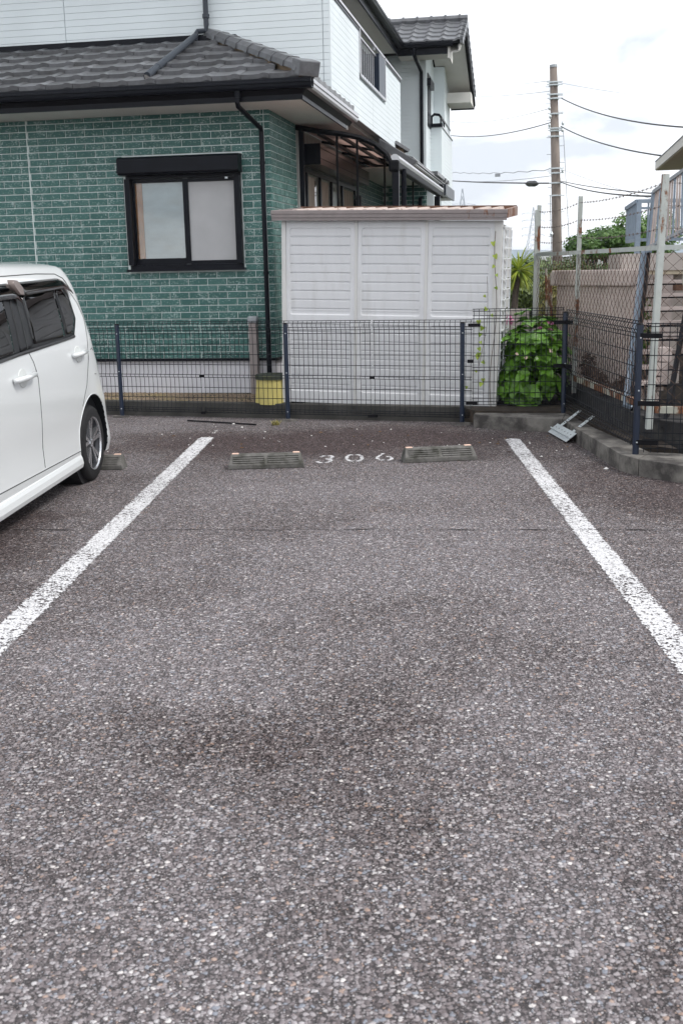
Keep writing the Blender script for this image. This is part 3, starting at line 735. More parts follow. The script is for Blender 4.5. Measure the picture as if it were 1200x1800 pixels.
H(mbox(-4.612, -3.243, VF - .185, VF - .150, 2.555, 2.585), 'shutter_lip', DARK, wn_)
H(mbox(-3.42, -3.39, VF - .082, VF - .07, 2.47, 2.49), 'latch', GALV, wn_)
# lower eave: soffit, fascia, gutter
EU, EV = -2.446, 11.408
H(mbox(-9.5, EU, EV, VF, 3.166, 3.18), 'soffit', WHITE)
H(mbox(UC + .001, EU, VF + .001, 13.95, 3.166, 3.18), 'soffit', WHITE)
H(mbox(-9.5, EU + .02, EV - .02, EV, 3.165, 3.285), 'fascia', DARK)
H(mbox(EU, EU + .02, EV, 13.95, 3.165, 3.285), 'fascia', DARK)
H(mbox(EU - .02, EU + .022, 13.951, 14.0, 3.16, 3.27), 'fascia_end', WHITE)
def gutter(axis, a0, a1, base, z, sgn=1, mat=DARK, parent=None, w=.11, h=.095):
    prof = [(0, 0), (-.09, 0), (-.105, .02), (-.108, .05), (-.12, .053), (-.12, .068), (-.112, .07), (-.112, h), (-.102, h), (-.10, .03), (-.085, .012), (-.008, .012), (-.008, h), (0, h)]
    if axis == 'u': fn = lambda a, b_, t: (t, base + a, z + b_)
    else: fn = lambda a, b_, t: (base - a * sgn, t, z + b_)
    return H(MB().prism(prof, fn, a0, a1), 'gutter', mat, parent)
gutter('u', -9.5, EU + .135, EV - .02, 3.262)
gutter('v', EV - .02, 14.15, EU + .02, 3.262, mat=COPING)  # pale metal paints in the sky reflection on the side run
# lower roof deck and tiles
SL = 0.45; ANG = math.atan(SL)
VE, ZE = 11.30, 3.352
UE = -2.33
def rz(v): return ZE + SL * (v - VE)
VT = 12.905
HR = 0.90
ut = UE - (VT - VE) * HR
dk = MB()
dk.add([(-9.5, VE, ZE - .02), (UE, VE, ZE - .02), (ut, VT, rz(VT) - .02), (-9.5, VT, rz(VT) - .02), (-9.5, VE + .1, 3.2), (UE - .1, VE + .1, 3.2), (ut, VT, 3.2), (-9.5, VT, 3.2)],
       [(0, 1, 2, 3), (0, 4, 5, 1), (4, 7, 6, 5), (1, 5, 6, 2)])
H(dk, 'roof_deck', DARKM)
ds = MB().add([(UE, VE, ZE - .02), (UE, 14.1, ZE - .02), (-2.42, 14.1, ZE + SL * .09 - .02), (ut, VT, rz(VT) - .02), (UE - .1, VE + .1, 3.2), (UE - .1, 14.1, 3.2)],
              [(0, 1, 2, 3), (0, 4, 5, 1), (1, 5, 2)])
H(ds, 'roof_deck', DARKM)
TW, TX = 0.298, 0.262 / math.cos(ANG)
def tile_mesh():
    b_ = MB(); prof = []
    for i in range(15):
        x = i / 14 * (TW - .005)
        h = 0.0
        t = (x - 0.19) / 0.095
        if 0 < t < 1: h = 0.012 * math.sin(math.pi * t) ** 0.9
        h += -0.006 * math.sin(math.pi * min(1, x / 0.19)) * .5
        prof.append((x, h))
    L_ = TX + 0.045; th = 0.048; n_ = len(prof)
    # front at y=0 raised, rear lower ; rounded front nose
    lay = [(0.012, -0.004, -th), (0.0, 0.008, -0.010), (0.010, 0.040, 0), (L_, -0.006, 0)]
    vs = []
    for (yy, zz, dz) in lay:
        for (x, h) in prof: vs.append((x, yy, h * (0.35 if dz == -th else 1) + zz + (dz if dz else 0) + 0.012))
    fs = [(k * n_ + i, k * n_ + i + 1, (k + 1) * n_ + i + 1, (k + 1) * n_ + i) for k in range(len(lay) - 1) for i in range(n_ - 1)]
    q0_ = len(vs)
    for k in (0, 1, 2, 3):
        for xe in (0, n_ - 1):
            p = vs[k * n_ + xe]; vs.append((p[0], p[1], p[2] - .018))
    for k in range(3):
        for j, xe in enumerate((0, n_ - 1)): fs.append((k * n_ + xe, (k + 1) * n_ + xe, q0_ + (k + 1) * 2 + j, q0_ + k * 2 + j))
    return b_.add(vs, fs).mesh('roof_tile', TILE, smooth=False, fix=True)
TM = tile_mesh()
rf = H(mbox(-9.5, ut + .3, VT - .12, VT, rz(VT) - .04, rz(VT) + .02), 'lower_roof', DARK)
H(mbox(-9.5, ut + .12, VT - .05, VT + .0, rz(VT) + .02, rz(VT) + .05), 'flashing', DARK)
cs, sn = math.cos(ANG), math.sin(ANG)
cnt = 0
for r in range(6):
    v0 = VE + .005 + r * TX * cs; z0 = ZE + SL * (v0 - VE) + 0.004
    ulim = UE - (v0 - VE) * HR - 0.03
    k = 0
    while True:
        u0 = -2.42 - TW * (k + 1) - .02
        k += 1
        if u0 < -7.2: break
        if u0 + TW * .5 > ulim: continue
        inst('roof_tile', TM, rf, (u0, v0, z0), (ANG + random.uniform(-.012, .012), random.uniform(-.012, .012), random.uniform(-.010, .010)))
# side slope tiles (descend to +u)
for r in range(2):
    ub = UE - .005 - r * TX * cs; z0 = ZE + SL * (UE - ub) + .004
    v0 = VE + (UE - ub) + 0.22
    while v0 < 13.9:
        if ub > -2.36 or v0 < 13.0:
            inst('roof_tile', TM, rf, (ub, v0, z0), (ANG, 0, math.pi / 2))
        v0 += TW
# hip ridge
hipA = Vector((UE - .05, VE + .05, ZE + .05)); hipB = Vector((ut + .0, VT, rz(VT) + .0))
hd = (hipB - hipA); hl = hd.length; hd.normalize()
hx = hd.cross(Vector((0, 0, 1))).normalized(); hz = hx.cross(hd)
H(MB().bar(hipA - hz * .0, hipB, .15, .13, hz), 'ridge_mortar', MORTAR, rf)
def ridge_mesh(L_=0.275):
    b_ = MB(); pr = [(-.115, -.045), (-.105, .005), (-.055, .045), (.055, .045), (.105, .005), (.115, -.045)]
    lay = [(0, 1.10), (.05, 1.10), (.055, 1.0), (L_ + .03, 0.98)]
    vs = [(x * k, y, z * k) for (y, k) in lay for (x, z) in pr]; n_ = len(pr)
    fs = [(k * n_ + i, k * n_ + i + 1, (k + 1) * n_ + i + 1, (k + 1) * n_ + i) for k in range(3) for i in range(n_ - 1)] + [tuple(range(n_))]
    return b_.add(vs, fs).mesh('ridge_tile', TILE, fix=True)
RM = ridge_mesh()
# basis: local x=hx, y = hd, z=hz
mat3 = Matrix((hx, hd, hz)).transposed(); eul = mat3.to_euler()
nr = 8
for i in range(nr):
    p = hipA + hd * (i * hl / nr) + hz * .065
    inst('ridge_tile', RM, rf, p, eul)
eb = MB().bar(hipA - hd * .07 + hz * .05, hipA + hd * .10 + hz * .05, .235, .15, hz)
H(eb, 'ridge_end_tile', TILE, rf, bevel=.012)
# drop pipe in front of eave
dp = H(MB().tube([(-3.087, 11.34, 3.27), (-3.09, 11.34, 3.15), (-3.09, 11.36, 3.12), (-2.995, 11.885, 2.965), (-2.995, 11.905, 2.93), (-2.995, 11.905, .36)], .0255, 12), 'downpipe', DARK)
for z in (2.60, 1.45):
    H(MB().tube([(-2.995, 11.905, z), (-2.995, 11.905, z + .03)], .031, 12), 'pipe_collar', DARK, dp)
H(MB().tube([(-3.087, 11.34, 3.20), (-3.087, 11.34, 3.262)], .034, 12), 'pipe_collar', DARK, dp)
# upper storey front wall v=12.905 : individual boards
UU, VU = -2.416, 12.905
uw = H(mbox(-9.5, UU - .004, VU + .014, VU + .20, 3.33, 6.2), 'upper_front_wall', JOINT)
GP = 0.0727
zz = 3.43; 
bj = [(-9.5, -5.556), (-5.548, -2.502), (-2.494, UU)]
r = 0
while zz < 5.3:
    for (a, b_) in bj:
        H(mbox(a, b_, VU, VU + .016, zz + .0035, zz + GP), 'siding_board', SIDE, uw)
    zz += GP; r += 1
H(mbox(-9.5, UU, VU, VU + .016, zz + .003, 6.2), 'siding_board', SIDE, uw)
# balcony side parapet u = -2.416
ub_ = H(mbox(UU - .12, UU - .016, VU + .2, 19.1, 3.38, 3.94), 'balcony_parapet', JOINT)
H(mbox(UU - .12, UU - .016, VU + .2, 14.93, 3.94, 4.50), 'parapet_core', JOINT, ub_)
H(mbox(UU - .12, UU - .016, 17.25, 19.1, 3.94, 4.50), 'parapet_core', JOINT, ub_)
zz = 3.37
while zz < 4.5:
    z1 = min(zz + GP, 4.515)
    segs = [(VU + .0, 16.045), (16.052, 19.115)]
    if zz + GP > 3.95: segs = [(VU, 14.90), (17.28, 19.115)]
    for (a, b_) in segs:
        H(mbox(UU - .016, UU, a + .002, b_, zz + .0035, z1), 'siding_board', SIDE, ub_)
    zz += GP
H(mbox(UU - .14, UU, 19.1, 19.118, 3.38, 4.515), 'parapet_end', SIDE, ub_)
# coping with notch
H(mbox(UU - .16, UU + .02, VU - .02, 14.93, 4.515, 4.545), 'coping', COPING, ub_)
H(mbox(UU - .16, UU + .02, 17.24, 19.14, 4.515, 4.545), 'coping', COPING, ub_)
H(mbox(UU - .14, UU + .018, 14.90, 14.945, 3.93, 4.514), 'coping', COPING, ub_)
H(mbox(UU - .14, UU + .018, 17.23, 17.27, 3.93, 4.514), 'coping', COPING, ub_)
H(mbox(UU - .14, UU + .018, 14.90, 17.27, 3.93, 3.965), 'coping', COPING, ub_)
H(mbox(UU + .0, UU + .01, VU, 14.9, 4.475, 4.51), 'coping_shadow_trim', DARK, ub_)
H(mbox(UU + .0, UU + .01, 17.27, 19.12, 4.475, 4.51), 'coping_shadow_trim', DARK, ub_)
H(MB().bar((UU - .06, VU + .1, 4.61), (UU - .06, 18.5, 4.61), .035, .03), 'handrail', COPING, ub_)
for v in (13.5, 15.0, 16.6, 18.4):
    H(MB().bar((UU - .06, v, 4.54), (UU - .06, v, 4.60), .03, .03), 'rail_bracket', COPING, ub_)
H(MB().bar((UU - .05, 14.95, 4.47), (UU - .05, 17.2, 4.47), .03, .02), 'notch_rail', COPING, ub_)
H(MB().bar((UU - .05, 14.95, 3.985), (UU - .05, 17.2, 3.985), .03, .02), 'notch_rail', COPING, ub_)
for k in range(9):
    v = 15.08 + k * .175
    H(MB().bar((UU - .05, v, 3.98), (UU - .05, v, 4.465), .012, .012), 'baluster', COPING, ub_)
H(mbox(UU - .40, UU + .012, 16.62, 17.23, 3.966, 4.50), 'dark_panel', NAVY, ub_)
H(mbox(-3.4, UU - .16, VU + .2, 19.0, 3.36, 3.42), 'balcony_floor', WHITE, ub_)
# second-floor wall behind balcony; window sheet lengthened to paint the balcony interior dark
H(mbox(-9.4, -3.30, VU + .21, 22.7, 3.3, 5.6), 'upper_wall', SIDE)
H(mbox(-3.30, -3.27, 14.0, 22.6, 3.44, 5.3), 'balcony_dark_sheet', DARK)
# upper eave along the side
H(mbox(-3.3, -2.86, 12.2, 22.25, 5.50, 5.515), 'upper_soffit', WHITE)
H(mbox(-2.86, -2.835, 12.2, 22.25, 5.44, 5.62), 'upper_fascia', DARK)
gutter('v', 12.2, 22.22, -2.835, 5.56)
# main upper roof
H(MB().add([(-2.72, 12.2, 5.66), (-2.72, 22.2, 5.66), (-6.5, 20, 7.3), (-6.5, 15, 7.3), (-10, 12.2, 5.66), (-10, 22.2, 5.66), ],
           [(0, 1, 2, 3), (0, 3, 4), (3, 2, 5, 4), (1, 5, 2), (0, 4, 5, 1)]), 'upper_roof', TILE)
# far block
def grooved(axis, a0, a1, base, z0, z1, name='far_wall', thick=.3, parent=None):
    mb = MB(); z = z0
    if axis == 'u': mb.box(a0, a1, base + .012, base + thick, z0, z1)
    else: mb.box(base - thick, base - .012, a0, a1, z0, z1)
    while z < z1 - .01:
        zz_ = min(z + GP, z1)
        if axis == 'u': mb.box(a0 - .001, a1, base, base + .014, z + .0045, zz_)
        else: mb.box(base - .014, base, a0, a1 + .001, z + .0045, zz_)
        z += GP
    return H(mb, name, SIDE, parent)
grooved('u', -3.4, -2.376, 22.8, 0.14, 5.55)
grooved('v', 22.802, 23.7, -2.378, 0.14, 5.62)
grooved('u', -2.5, -2.17, 24.6, 0.14, 5.6)
grooved('v', 24.602, 26.0, -2.172, 0.14, 5.6)
grooved('u', -2.50, -2.15, 23.7, 0.14, 4.29, 'balcony_wall', .15)
grooved('v', 23.702, 26.4, -2.152, 0.14, 4.29, 'balcony_wall', .15)
fb = H(mbox(-2.42, -2.13, 23.66, 23.75, 4.292, 4.36), 'far_balcony_coping', DARK)
H(mbox(-2.20, -2.13, 23.76, 26.42, 4.292, 4.325), 'coping', COPING, fb)
H(MB().tube([(-2.36, 23.72, 4.36), (-2.36, 23.72, 4.5), (-2.30, 23.72, 4.545), (-2.20, 23.72, 4.53), (-2.18, 23.8, 4.50), (-2.18, 26.0, 4.48)], .028, 6), 'handrail', DARK, fb)
for v in (23.85, 24.6): H(MB().bar((-2.18, v, 4.3), (-2.18, v, 4.5), .03, .03), 'rail_bracket', DARK, fb)
H(mbox(-2.376, -2.36, 23.05, 23.65, 4.25, 5.25), 'far_window', DARK)
H(mbox(-2.376, -2.30, 23.0, 23.7, 5.0, 5.14), 'far_shutter_box', DARK)
# far eave / gable
H(mbox(-2.86, -1.88, 22.26, 22.8, 5.44, 5.455), 'far_soffit', WHITE)
H(mbox(-2.83, -1.90, 22.23, 22.26, 5.44, 5.56), 'far_fascia', DARK)
gutter('u', -2.80, -1.80, 22.23, 5.56)
H(mbox(-1.90, -1.86, 22.23, 22.9, 5.36, 5.60), 'eave_return', WHITE)
RU = -1.66
ridge = (23.35, 6.22)
H(MB().prism([(22.15, 5.66), (ridge[0], ridge[1]), (26.25, 5.22), (26.25, 5.16), (ridge[0], ridge[1] - .12), (22.15, 5.60)], lambda a, b_, t: (t, a, b_), -4.5, RU), 'far_roof', DARKM)
# verge boards
def bp(a, b_, t): return (t, a, b_)
H(MB().prism([(ridge[0], ridge[1] - .03), (26.3, 5.19), (26.3, 4.99), (ridge[0], ridge[1] - .22)], bp, RU + .002, RU + .03), 'verge_board', DARK)
H(MB().prism([(ridge[0], ridge[1] - .10), (26.2, 5.09), (26.2, 5.0), (ridge[0], ridge[1] - .19)], bp, RU + .032, RU + .045), 'verge_trim', DARK)
H(MB().prism([(22.2, 5.60), (ridge[0], ridge[1] - .06), (ridge[0], ridge[1] - .20), (22.2, 5.48)], bp, RU - .035, RU + .0), 'verge_board', WHITE)
H(MB().prism([(22.3, 5.5), (ridge[0], ridge[1] - .13), (26.2, 5.1), (26.2, 5.07), (ridge[0], ridge[1] - .16), (22.3, 5.47)], bp, -2.37, RU - .04), 'gable_soffit', WHITE)
H(MB().prism([(22.81, 5.55), (ridge[0], ridge[1] - .16), (26.0, 5.1), (26.0, 4.3), (22.81, 4.3)], bp, -2.6, -2.40), 'gable_wall', SIDE)
H(mbox(-2.17, RU + .001, 25.25, 26.2, 4.96, 5.17), 'eave_return', WHITE)
H(mbox(-2.17, RU + .02, 26.2, 26.24, 4.93, 5.2), 'far_fascia', DARK)
# far tiles (small in view: one mesh)
ft = MB()
TWf = .30; prof = [(0, 0), (.15, -.004), (.18, .012), (.22, .03), (.26, .012), (.30, 0)]
nrows = 5
for r in range(nrows):
    v0 = 22.12 + r * .262; z0 = 5.665 + (v0 - 22.15) * .467
    u0 = RU - TWf + .05
    while u0 > -4.2:
        vs = []
        for (yy, dz) in ((0.0, -.012), (0.0, .028), (.30, .0 + .30 * .467)):
            for (x_, h_) in prof: vs.append((u0 + x_, v0 + yy, z0 + dz + h_))
        ft.add(vs, [(k * 6 + i, k * 6 + i + 1, k * 6 + i + 7, k * 6 + i + 6) for k in range(2) for i in range(5)])
        u0 -= TWf
# verge tiles stepping
for r in range(5):
    v0 = 22.12 + r * .262; z0 = 5.665 + (v0 - 22.15) * .467
    ft.box(RU + .0, RU + .055, v0, v0 + .25, z0 - .05, z0 + .07)
for r in range(12):
    v0 = ridge[0] + .05 + r * .24; z0 = ridge[1] - (v0 - ridge[0]) * .345
    ft.box(RU - .02, RU + .055, v0, v0 + .25, z0 - .08, z0 + .045)
ft.build('roof_tiles', TILE, house, kind='stuff')
H(MB().tube([(-4.2, ridge[0], ridge[1] + .05), (RU + .06, ridge[0], ridge[1] + .05)], .075, 8), 'ridge_cap', TILE)
for k in range(9):
    H(MB().tube([(RU - .12 - k * .28, ridge[0], ridge[1] + .05), (RU - .08 - k * .28, ridge[0], ridge[1] + .05)], .095, 8), 'ridge_knob', TILE)
# far downpipe
H(MB().tube([(-2.545, 22.18, 5.58), (-2.545, 22.18, 5.46), (-2.52, 22.3, 5.38), (-2.46, 22.74, 5.22), (-2.46, 22.75, 5.15), (-2.455, 22.75, 3.40)], .036, 10), 'downpipe', DARK)
# roof over rear ground floor
r2 = H(MB().prism([(-1.93, 3.06), (-2.42, 3.28), (-2.42, 3.2), (-1.95, 2.99)], lambda a, b_, t: (a, t, b_), 16.7, 22.75), 'rear_lower_roof', DARKM)
gutter('v', 16.75, 22.8, -2.05, 2.98, mat=COPING, parent=r2)
H(mbox(-2.93, -2.05, 16.7, 22.8, 2.93, 2.945), 'soffit', WHITE, r2)
H(mbox(-2.05, -2.02, 16.7, 22.8, 2.87, 3.0), 'fascia', DARK, r2)
H(MB().prism([(-1.86, 3.0), (-2.42, 3.34), (-2.42, 3.16), (-1.93, 2.93)], lambda a, b_, t: (a, t, b_), 16.6, 16.78), 'verge_tile', TILE, r2, bevel=.01)
H(mbox(-2.44, -2.30, 18.5, 18.75, 3.30, 3.42), 'broken_mortar', MORTAR, r2)
H(MB().bar((-2.44, 18.4, 3.46), (-2.25, 18.6, 3.34), .12, .05), 'ridge_tile', TILE, r2)
for k in range(17):
    v0 = 18.0 + k * .28
    if v0 < 22.5 and k in (7, 8, 9, 10, 11, 13, 15): H(mbox(-2.08, -1.88, v0, v0 + .26, 3.06, 3.12), 'roof_tile', TILE, r2)
# far eave end block and rear brick
H(mbox(-2.3, -1.90, 22.3, 23.3, 2.80, 2.9), 'porch_soffit', WHITE)
H(mbox(-1.90, -1.86, 21.4, 23.4, 2.80, 3.0), 'porch_fascia', PIPEG)
fbk = H(mbox(-2.93, -2.12, 20.5, 20.8, 0.14, 2.93), 'rear_wall', GROUT)
lst = []
for r in range(14, 33):
    z0 = 0.534 + r * RP; u0 = -2.93 + (0.11 if r % 2 else 0)
    while u0 < -2.14: lst.append((u0, min(u0 + BL - JT, -2.13), z0, RP - JT)); u0 += BL
bricks_joined(lst, lambda x, y, z: (x, 20.5 + y, z), fbk)
H(mbox(-2.12, -2.0, 20.5, 20.9, .14, 2.93), 'rear_pillar', SIDE)
H(MB().tube([(-1.93, 21.2, 2.98), (-1.93, 21.2, 2.86), (-1.96, 21.1, 2.82), (-2.20, 20.55, 2.74), (-2.24, 20.46, 2.70), (-2.24, 20.46, .2)], .035, 8), 'downpipe', DARK)
# side window + shutter
sw2 = H(mbox(UC - .05, UC + .02, 13.75, 17.45, 2.66, 2.73), 'side_window', DARK)
H(mbox(UC + .02, -2.70, 13.62, 17.42, 2.735, 2.975), 'shutter_box', BRONZE, sw2)
H(mbox(UC + .02, -2.698, 13.606, 13.62, 2.733, 2.977), 'shutter_box_end', DARK, sw2)
for z in (2.80, 2.92): H(mbox(-2.70, -2.694, 13.62, 17.42, z, z + .008), 'shutter_groove', DARK, sw2)
for v in (13.78, 14.62, 15.42, 16.25, 17.35): H(mbox(UC - .04, UC + .03, v, v + .06, .5, 2.66), 'window_frame', DARK, sw2)
H(mbox(UC - .005, UC + .0, 13.8, 17.4, .5, 2.66), 'window_glass', GLASS, sw2)
H(mbox(UC - .0025, UC - .0012 + .0, 13.8, 14.45, .5, 2.6), 'curtain', CURT, sw2)
cur = MB()
for (v0, v1) in ((13.82, 14.35), (14.66, 15.3), (16.3, 17.3)):
    n_ = 24
    cur.grid(n_, 1, lambda a, b_: (UC + .006 - .004 + .004 * math.sin(a * 60), v0 + (v1 - v0) * a, .5 + 2.13 * b_))
H(cur, 'curtain', CURT, sw2)
H(mbox(UC + .02, UC + .08, 17.5, 17.62, 2.15, 2.6), 'door_hardware', DARKM, sw2)
# roof downpipe on upper wall then over tiles
pp = H(MB().tube([(-3.825, 12.83, 6.0), (-3.825, 12.83, 4.22), (-3.835, 12.83, 4.16), (-3.93, 12.83, 4.155), (-3.94, 12.80, 4.12), (-3.94, 12.74, 4.03)], .030, 12), 'downpipe', PIPEG)
H(MB().tube([(-3.825, 12.83, 4.29), (-3.825, 12.83, 4.33)], .041, 12), 'pipe_collar', PIPEG, pp)
q0 = Vector((-3.93, 12.72, rz(12.72) + .07)); q1 = Vector((-4.04, 11.37, rz(11.37) + .08))
p2_ = H(MB().tube([q0 + Vector((0, 0, .02)), q1], .036, 12), 'downpipe', PIPEG)
qm = q0.lerp(q1, .78); dq = (q1 - q0).normalized()
H(MB().tube([qm, qm + dq * .04], .042, 12), 'pipe_collar', PIPEG, p2_)
H(MB().bar(q1 - Vector((0, .0, .0)), q1 + Vector((.03, -.03, -.08)), .08, .02), 'pipe_end_strap', DARK, p2_)
# patio canopy
can = thing('patio_canopy', 'black framed patio canopy with curved smoked roof behind the shed', 'canopy', (-1.75, 15, 0.14), FH)
arch = [(-2.93, 3.135), (-2.65, 3.075), (-2.38, 3.035), (-2.164, 2.985), (-1.98, 2.90), (-1.85, 2.79), (-1.772, 2.66)]
H(MB().tube([(u, 13.3, z) for u, z in arch], .034, 6), 'arch_beam', DARKM, can)
for v in (14.9, 16.4, 17.9, 19.05):
    H(MB().tube([(u, v, z) for u, z in arch], .022, 6), 'rafter', DARKM, can)
for i in (1, 2, 3, 4, 5):
    u, z = arch[i]; H(MB().bar((u, 13.3, z - .03), (u, 19.05, z - .03), .035, .03), 'purlin', DARKM, can)
for j, (v0, v1) in enumerate(((13.34, 14.88), (14.92, 16.38), (16.42, 17.88), (17.92, 19.03))):
    mb = MB(); mb.grid(12, 1, lambda a, b_: (0, 0, 0)); mb.v = []
    for b_ in (v0, v1):
        for i in range(13):
            t = i / 12 * (len(arch) - 1); k = min(int(t), len(arch) - 2); f = t - k
            mb.v.append((arch[k][0] * (1 - f) + arch[k + 1][0] * f, b_, arch[k][1] * (1 - f) + arch[k + 1][1] * f + .012))
    H(mb, 'roof_sheet', POLYC, can)
H(MB().bar((-1.745, 13.27, 2.665), (-1.745, 19.1, 2.665), .08, .10), 'outer_beam', DARKM, can, bevel=.02)
H(MB().tube([(-1.75, 13.28, 2.735), (-1.75, 19.1, 2.735)], .055, 10), 'canopy_gutter', COPING, can)
H(mbox(-1.82, -1.70, 13.24, 13.36, 2.59, 2.72), 'corner_casting', DARKM, can, bevel=.02)
for (u, v, w) in ((-1.745, 13.31, .08), (-1.75, 18.5, .09)): H(mbox(u - w / 2, u + w / 2, v - w / 2, v + w / 2, .14, 2.61), 'post', DARK, can, bevel=.006)
H(MB().tube([(-1.70, 13.7, 2.65), (-1.70, 13.7, .14)], .032, 10), 'downpipe', DARK, can)
H(mbox(-2.90, -2.845, 13.32, 13.375, .14, 3.12), 'wall_post', DARK, can)
for (u, v, zt) in ((-2.44, 13.32, 3.03), (-2.20, 13.32, 2.99), (-2.10, 14.9, 2.93), (-1.90, 16.4, 2.8)):
    H(mbox(u - .012, u + .012, v - .012, v + .012, .14, zt), 'hanging_rod', DARKM, can)

# gravel strip stones + moss
gs = MB(); random.seed(3)
def pebble(mb, p, r):
    vs = [(p[0] + r * random.uniform(.6, 1.1) * x, p[1] + r * random.uniform(.6, 1.1) * y, p[2] + r * random.uniform(.4, .8) * z) for x, y, z in ((1, 0, 0), (0, 1, 0), (-1, 0, 0), (0, -1, 0), (0, 0, 1))]
    mb.add(vs, [(0, 1, 4), (1, 2, 4), (2, 3, 4), (3, 0, 4)])
for _ in range(9000):
    s_ = random.uniform(-2.6, 1.75); d = random.uniform(.2, .95)
    p = along(s_, d, .141); pebble(gs, p, random.uniform(.006, .016))
GRAV = M('gravel', (0.26, 0.20, 0.145), 0.9, var=0.45, scale=60, dirt=(0.30, 0.25, 0.10), dirt_amt=0.5, dirt_scale=3.0, dirt_lo=.48, dirt_hi=.66)
gs.build('gravel', GRAV, fix=False, kind='stuff')

# yellow bin, duct
yb = thing('drain_bin', 'round yellow plastic bin with dark mossy lid beside the shed', 'bin', (-0.69, 11.42, .14))
MB().tube([(-0.69, 11.42, .14), (-0.69, 11.42, .40)], [.185, .165], 28).build('bin_body', YELLOW, yb, smooth=False)
MB().tube([(-0.69, 11.42, .392), (-0.69, 11.42, .43), (-0.69, 11.42, .44)], [.178, .178, .165], 28).build('lid', LIDM, yb)
du = thing('cable_duct', 'taupe plastic duct standing against the green wall behind the fence', 'duct', (-3.165, 11.93, .14), FH)
mbox(-3.215, -3.125, 11.89, 11.985, .13, .93).build('duct_cover', TAUPE, du, bevel=.006)
mbox(-3.222, -3.118, 11.885, 11.986, .93, 1.0).build('duct_cap', GALVG, du, bevel=.012)
# strip lying by kerb, weed, chips
MB().tube([(-1.551, 11.13, .012), (-1.2, 10.93, .012), (-0.824, 10.74, .010)], .008, 6).build('plastic_strip', DARKM, o=(-1.2, 10.93, 0), label='thin black plastic strip lying on the asphalt along the kerb', cat='strip')
wd = MB()
for _ in range(70):
    a = random.uniform(0, 6.3); r_ = random.uniform(.01, .06); b0 = Vector((-0.628 + random.uniform(-.03, .03), 10.74 + random.uniform(-.02, .02), 0))
    t_ = b0 + Vector((math.cos(a) * r_, math.sin(a) * r_, random.uniform(.02, .065))); sd = Vector((-math.sin(a), math.cos(a), 0)) * .006
    wd.add([b0 - sd, b0 + sd, t_], [(0, 1, 2)])
wd.build('weed', MOSS, o=(-0.628, 10.74, 0), fix=False, label='small yellowed weed at the foot of the kerb left of the middle fence post', cat='weed')
ch = MB(); random.seed(11)
for _ in range(60):
    y = 9.4 + random.random() ** 1.3 * -1.2 + random.uniform(0, 1.6); x = random.uniform(-2.2, 2.0)
    if random.random() < .35: x, y = -1.25 + random.gauss(0, .25), 10.2 + random.gauss(0, .3)
    if along(0).dot(n17) - .08 < Vector((x, y, 0)).dot(n17): continue
    pebble(ch, (x, y, .003), random.uniform(.005, .013))
for (x, y, r_) in ((1.97, 8.0, .03), (-1.05, 10.85, .025), (1.6, 8.6, .015), (-.95, 10.6, .02)): pebble(ch, (x, y, .004), r_)
lf = MB()
for _ in range(46):
    x, y = random.uniform(-2.2, 1.9), random.uniform(9.3, 10.6)
    if _ % 3 == 0: x, y = random.uniform(1.2, 2.0), random.uniform(8.8, 9.8)
    if x > 1.2 and y > 9.85: continue
    if along(0).dot(n17) - .08 < Vector((x, y, 0)).dot(n17): continue
    a = random.uniform(0, 6.28); s_ = random.uniform(.012, .028); c, d_ = math.cos(a) * s_, math.sin(a) * s_
    lf.add([(x - c, y - d_, .006), (x + d_ * .4, y - c * .4, .012), (x + c, y + d_, .007), (x - d_ * .4, y + c * .4, .005)], [(0, 1, 2, 3)])
lf.build('fallen_leaves', M('dead_leaf', (0.13, 0.075, 0.035), .9, var=.5, scale=4), fix=False, kind='stuff')
ch.build('white_chips', DEBRIS, fix=False, kind='stuff')

